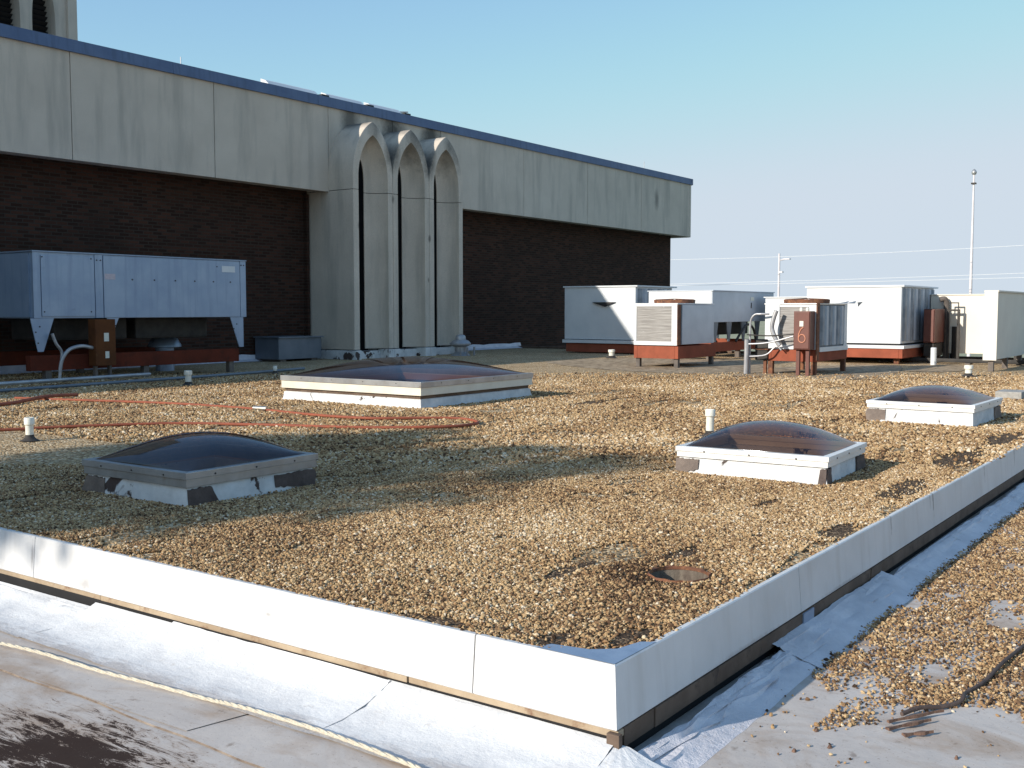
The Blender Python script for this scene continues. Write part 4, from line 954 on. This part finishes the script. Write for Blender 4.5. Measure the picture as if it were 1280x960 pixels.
# U5 big white unit
u5 = thing('rooftop_unit', (25, 6.6, 0), 'large bright white rooftop unit with striped louvre side on orange base', 'air conditioning unit')
B('cabinet', 'white_unit', u5, 23.5, 26.55, 5.47, 7.86, .50, 1.90, bevel=.01)
B('top_cover', 'white_unit', u5, 23.47, 26.75, 5.40, 7.9, 1.902, 1.945, bevel=.005)
B('base_rail', 'white_unit', u5, 23.42, 26.6, 5.36, 7.9, .375, .455, bevel=.005); B('rail_gap', 'dark', u5, 23.52, 26.5, 5.5, 7.8, .456, .499)
corrug(u5, 23.6, 26.5, 5.45, .56, 1.87, 9)
beamframe(u5, 23.45, 26.5, 5.40, 7.8, .14, .37); legs(u5, [(23.7, 5.6), (23.7, 7.6), (26.2, 5.6), (26.2, 7.6), (24.9, 5.6)], .14, .06, 'rust')
cbx = thing('electrical_box', (25.2, 5.1, 0), 'tall brown electrical box standing at the striped side of the large white unit', 'electrical box')
B('box', 'brown_box', cbx, 24.75, 25.75, 4.98, 5.25, .50, 1.36, bevel=.02); B('door', 'brown_box', cbx, 24.72, 24.748, 5.0, 5.23, .53, 1.33)
B('lower_box', 'black', cbx, 24.8, 25.7, 5.0, 5.25, .15, .48, bevel=.02)
for xx in (24.82, 25.6): B('post', 'stub', cbx, xx, xx+.07, 5.05, 5.15, -.01, .15)
pipe('valve_pipe', [(25.9, 4.98, -.01), (25.9, 4.98, .6), (25.9, 4.98, 1.2), (25.9, 4.98, 1.5), (25.85, 5.02, 1.62), (25.8, 5.12, 1.60)], .07, 'stub', 'grey-green riser pipe with elbow behind the tall brown box', 'pipe')
pipe('valve_pipe', [(26.0, 4.75, -.01), (26.0, 4.75, .5), (26.0, 4.75, .9)], .10, 'black', 'thick black valve riser in front of the tall beige housing', 'pipe', 3)
pf = thing('pipe_rack', (26, 4.7, 0), 'black pipe rack beside the tall beige housing', 'pipe rack')
B('upright', 'black', pf, 25.7, 25.76, 4.6, 4.66, -.01, 1.30); B('upright', 'black', pf, 25.7, 25.76, 4.86, 4.92, -.01, 1.30); B('crossbar', 'black', pf, 25.7, 25.76, 4.6, 4.92, 1.302, 1.35)
B('top_loop', 'black', pf, 25.71, 25.75, 4.63, 4.65, 1.351, 1.5); B('top_loop', 'black', pf, 25.71, 25.75, 4.87, 4.89, 1.351, 1.5); B('crossbar', 'black', pf, 25.71, 25.75, 4.63, 4.89, 1.501, 1.53)
# U6 tall beige housing
u6 = thing('duct_housing', (26.6, 4.5, 0), 'tall beige duct housing with diagonal shadow behind the slim duct', 'duct')
B('housing', 'beige_light', u6, 26.0, 27.2, 2.6, 5.4, .20, 1.72, bevel=.01); B('cap', 'beige_light', u6, 25.97, 27.25, 2.57, 5.43, 1.722, 1.745)
legs(u6, [(26.1, 5.2), (26.1, 4.85), (26.1, 3.3), (27.1, 5.2)], .2, .05, 'black')
# U7 slim duct
u7 = thing('duct', (23, 3.0, 0), 'slim beige sheet metal duct wall with sunlit end at the far right', 'duct')
B('panel', 'beige', u7, 21.52, 26.9, 2.90, 3.13, .25, 1.72, bevel=.008); B('end_plate', 'beige_light', u7, 21.49, 21.518, 2.875, 3.15, .235, 1.75, bevel=.004); B('cap', 'beige', u7, 21.50, 26.95, 2.86, 3.16, 1.722, 1.76, bevel=.005)
legs(u7, [(21.62, 3.0), (23.1, 3.0), (24.8, 3.0), (26.3, 3.0)], .25, .055)
# black gas pipe across the far roof edge on small sleepers
gp = thing('gas_pipe', (26.9, 5, 0), 'long black pipe on sleepers along the far edge of the gravel roof', 'pipe')
B('pipe', 'black', gp, 24.55, 24.67, -1, 9, .02, .12, bevel=.03)
for yy in (0.2, 2.3, 4.05, 6.1, 8.2): B('sleeper', 'stub', gp, 24.45, 24.78, yy, yy+.12, -.012, .019)
kb = thing('parapet_curb', (XE, 5, 0), 'low dark curb along the far end of the raised roof', 'curb')
B('curb', 'nailer_dark', kb, XE-.2, XE, .03, 19.8, -.011, .06, bevel=.01)
# walkway pads (worn patches) round the units
def pad(pts, z, label):
    P = smoothpath([(x, y, 0) for x, y in pts+[pts[0]]], 8)[:-1]
    vs = [(p.x+.06*math.sin(k*2.1), p.y+.05*math.sin(k*3.3), z) for k, p in enumerate(P)]
    tag(M().add(vs, [tuple(range(len(vs)))]).build('worn_patch', 'pad'), label, 'roof patch')
pad([(18.0, 11.6), (19.8, 13.4), (22.6, 12.4), (23.2, 9.6), (20.5, 7.6), (17.3, 7.5), (17.1, 9.6)], -.006, 'worn bare patch of roof under the white framed coil unit')
pad([(16.8, 7.0), (20.6, 7.3), (22.9, 5.6), (20.8, 4.7), (17.6, 4.4), (16.5, 5.5)], -.003, 'worn bare patch of roof under the unit marked 6')
pad([(20.6, 4.6), (23.0, 4.9), (23.9, 4.2), (22.0, 3.5), (20.6, 3.8)], -.0005, 'small pale bare patch in front of the tall beige housing')
# concrete block
cbk = M().box(14.0, 14.55, 1.05, 1.42, -.01, .10).build('concrete_block', 'blockm', bevel=.014); tag(cbk, 'single grey concrete block on the gravel at the right edge', 'block')

# ------------------------------------------------------------------ hoses, rope, cable
hz = .012
H1 = [(5.27, 13.3), (5.26, 12.58), (6.07, 10.31), (6.16, 8.93), (5.91, 7.63), (6.03, 6.79), (6.84, 6.33), (6.67, 5.89), (6.3, 5.48), (5.79, 5.48), (5.22, 6.28), (4.88, 7.48), (4.45, 8.38), (3.7, 8.83), (2.75, 9.33), (2.33, 9.53)]
H1 = [(5.2, 13.35), (5.45, 12.3), (5.9, 10.9), (6.10, 9.9), (6.12, 8.93), (5.98, 7.8), (6.03, 6.95), (6.45, 6.45), (6.74, 6.1), (6.60, 5.72), (6.3, 5.50), (5.85, 5.58), (5.30, 6.28), (4.88, 7.42), (4.42, 8.32), (3.7, 8.85), (2.75, 9.33), (1.2, 9.95)]
hs = thing('garden_hose', (6, 8, 0), 'orange-red hose doubled back in a long loop over the gravel left of the big skylight', 'hose')
M().tube(smoothpath([(x, y, hz+.006+.006*math.sin(i*1.3)) for i, (x, y) in enumerate(H1)], 8), .018, 10).build('hose', 'hose', hs, smooth=True)
M().tube([(6.09, 9.05, .03), (6.12, 8.83, .03)], .034, 12).build('coupling', 'brass', hs, smooth=True)
h2 = M().tube(smoothpath([(2.2, 11.9, .03), (4.3, 12.25, .035), (4.9, 12.55, .04), (5.4, 12.8, .055), (6.0, 13.0, .03)], 8), .026, 10).build('garden_hose', 'hose', smooth=True)
tag(h2, 'darker short end of red hose crossing at the far left edge of the gravel', 'hose')
RP = [(-.68, 3.9), (-.65, 3.33), (-.62, 3.16), (-.585, 2.9), (-.58, 2.44), (-.55, 2.13), (-.515, 1.75), (-.505, 1.62), (-.49, 1.44), (-.475, 1.12), (-.49, .89), (-.51, .63), (-.53, .45), (-.62, .1), (-.8, -.3)]
rp = thing('rope', (-.5, 1.6, LOW), 'cream twisted rope lying along the lower roof at left', 'rope')
path = smoothpath([(x, y, LOW+.030+(.004 if i % 3 else .0)) for i, (x, y) in enumerate(RP)], 14)
for s_ in range(3):
    q = []
    for i, p in enumerate(path):
        a = i*.55+s_*2*PI/3; q.append((p.x+.0042*math.cos(a), p.y, p.z+.0042*math.sin(a)))
    M().tube(q, .0052, 7).build('strand', 'rope', rp, smooth=True)
CB = [(4.2, -1.35), (3.3, -1.12), (2.69, -1.04), (2.4, -1.01), (2.02, -.98), (1.72, -.96), (1.52, -.925), (1.43, -.935), (1.37, -.925), (1.29, -.88), (1.19, -.81), (1.09, -.765)]
cbl = M().tube(smoothpath([(x, y, LOW+.02+.006*math.sin(i*2)) for i, (x, y) in enumerate(CB)], 8), .0095, 9).build('old_cable', 'cable', smooth=True); tag(cbl, 'dark weathered cable winding over gravel at the lower right', 'cable')
def stick(a, b, w, label):
    a = Vector(a); b = Vector(b); t = (b-a).normalized(); s = Vector((-t.y, t.x, 0))*w
    m = M(); vs = []
    K = 7
    for k in range(K):
        p = a+(b-a)*k/(K-1); ww = s*(.6+.5*math.sin(k*1.7+a.x*9)); vs += [p-ww, p+ww, p+ww*.8+Vector((0, 0, .010)), p-ww*.8+Vector((0, 0, .012))]
    fs = [(0, 1, 2, 3)[::-1], tuple(4*(K-1)+j for j in range(4))]
    for k in range(K-1):
        for j in range(4): fs.append((4*k+j, 4*k+(j+1) % 4, 4*k+4+(j+1) % 4, 4*k+4+j))
    tag(m.add(vs, fs).build('timber_strip', 'stick'), label, 'timber scrap')
stick((.90, -.76, LOW+.012), (1.10, -.88, LOW+.014), .012, 'rotten brown timber strip on gravel left of the dark cable end')
stick((.98, -.74, LOW+.012), (1.22, -.90, LOW+.02), .010, 'longer rotten timber strip nearest the cable end')
stick((.88, -.83, LOW+.01), (.98, -.92, LOW+.012), .014, 'short dark timber stub nearest the frame bottom')
random.seed(5)
DL = ['tiny brown scrap on the bare grey roof midway between flashing and gravel spill', 'leftmost tiny brown scrap on the bare grey roof, nearest the frame bottom', 'tiny brown scrap closest to the coated flashing', 'tiny brown scrap just left of the gravel spill tip', 'tiny brown scrap nearest the camera below the rotten timber strips']
for i, (x, y) in enumerate([(.62, -.62), (.42, -.72), (.50, -.52), (.75, -.52), (.80, -1.05)]):
    r = .008+.004*random.random(); vs = [(x+r*random.uniform(.8, 1.8)*math.cos(k*PI/4), y+r*random.uniform(.7, 1.2)*math.sin(k*PI/4), LOW+.001) for k in range(8)]+[(x+r*.5*math.cos(k*PI/4), y+r*.5*math.sin(k*PI/4), LOW+.010+.003*(k % 2)) for k in range(8)]
    tag(M().add(vs, [tuple(range(8, 16))]+[(k, (k+1) % 8, (k+1) % 8+8, k+8) for k in range(8)]).build('debris_scrap', 'stick'), DL[i], 'debris', 'scraps on the bare lower roof')

# ------------------------------------------------------------------ poles and wires beyond
def cp(px, py, D):
    """unused at render time: positions below were measured once"""
lp = thing('light_pole', (71.0, 27.3, GND), 'thin pale light pole rising behind the white units', 'light pole')
M().tube([(71, 27.3, GND), (71, 27.3, 5.4)], [.12, .07], 10).build('pole', 'pole', lp); M().tube([(71, 27.3, 4.9), (71.15, 26.9, 5.0)], .05, 6).build('arm', 'pole', lp)
M().box(70.9, 71.2, 26.5, 27.0, 4.95, 5.03).build('lamp_head', 'pole', lp); B('fitting', 'pole', lp, 70.85, 71.1, 27.0, 27.25, 4.0, 4.12)
fp = thing('flagpole', (74.76, 15, GND), 'tall pale flagpole topped by a ball at the right', 'flagpole')
M().tube([(74.76, 15, GND), (74.76, 15, 10.55)], [.14, .06], 12).build('pole', 'pole', fp, smooth=True)
M().lathe(74.76, 15, [(.02, 10.5), (.12, 10.56), (.17, 10.66), (.17, 10.74), (.11, 10.85), (.02, 10.93)], 14).build('ball', 'alu', fp, smooth=True)
B('truck', 'black', fp, 74.6, 74.9, 14.85, 15.15, 9.9, 10.0)
def upole(x, y, label):
    t = thing('utility_pole', (x, y, GND), label, 'utility pole'); M().tube([(x, y, GND), (x, y, 5.6)], [.18, .12], 10).build('pole', 'wood_pole', t); B('crossarm', 'wood_pole', t, x-.05, x+.05, y-1.1, y+1.1, 5.1, 5.22)
    return t
upole(60, 52, 'timber utility pole hidden behind the building end'); upole(81, -8, 'timber utility pole outside the right of the view')
def wire(a, b, sag, label):
    a = Vector(a); b = Vector(b); pts = [a+(b-a)*k/24-Vector((0, 0, sag*4*(k/24)*(1-k/24))) for k in range(25)]
    tag(M().tube(pts, .015, 5).build('power_line', 'wire'), label, 'power line', 'power lines across the sky behind the units')
wire((60, 52, 5.15), (81, -8, 7.0), .9, 'upper pale power line crossing the sky behind both poles')
wire((60, 51.2, 3.0), (81, -8, 4.6), .35, 'middle pale power line just above the units')
wire((60, 52.6, 3.0), (81, -8.6, 4.1), .3, 'lowest pale power line just above the units')

# ------------------------------------------------------------------ trees standing west of the roof, whose shade falls over the left
def tree(x, y, h, cr, cz, seed, label, leaves=12000):
    random.seed(seed); t = thing('tree', (x, y, GND), label, 'tree')
    m = M(); m.tube([(x, y, GND), (x+.1, y, GND+h*.3), (x-.1, y+.1, cz), (x, y, cz+cr*.6)], [.28, .22, .13, .04], 9); ends = []
    for k in range(26):
        a = random.uniform(0, 2*PI); z = random.uniform(cz-cr*1.1, cz+cr*.3); L = random.uniform(.5, 1.0)*cr; up = random.uniform(.1, .7)*L
        e = (x+math.cos(a)*L, y+math.sin(a)*L, z+up); m.tube([(x, y, z), (x+math.cos(a)*L*.5, y+math.sin(a)*L*.5, z+up*.35), e], [.07, .045, .015], 6); ends.append(e); ends.append((x+math.cos(a)*L*.6, y+math.sin(a)*L*.6, z+up*.5))
    m.build('trunk', 'bark', t)
    vs = []; fs = []
    for k in range(leaves):
        e = random.choice(ends); p = Vector(e)+Vector((random.gauss(0, .30), random.gauss(0, .30), random.gauss(0, .20)))
        u = Vector((random.gauss(0, 1), random.gauss(0, 1), random.gauss(0, 1))).normalized(); w = u.orthogonal().normalized(); s = random.uniform(.06, .125)
        b = len(vs); vs += [p-u*s, p+w*s*.6, p+u*s, p-w*s*.6]; fs.append((b, b+1, b+2, b+3))
    M().add(vs, fs).build('crown', 'leaf', t)
tree(-14.6, 10.9, 12, 1.95, 6.9, 1, 'loose leafy tree beyond the left side of the lower roof, outside the view')
tree(-17.5, 14.4, 11, 1.8, 5.9, 2, 'smaller leafy tree beyond the left side of the roof, nearer the building', 5000)

for o in bpy.data.objects:
    if '_w' in o: del o['_w']
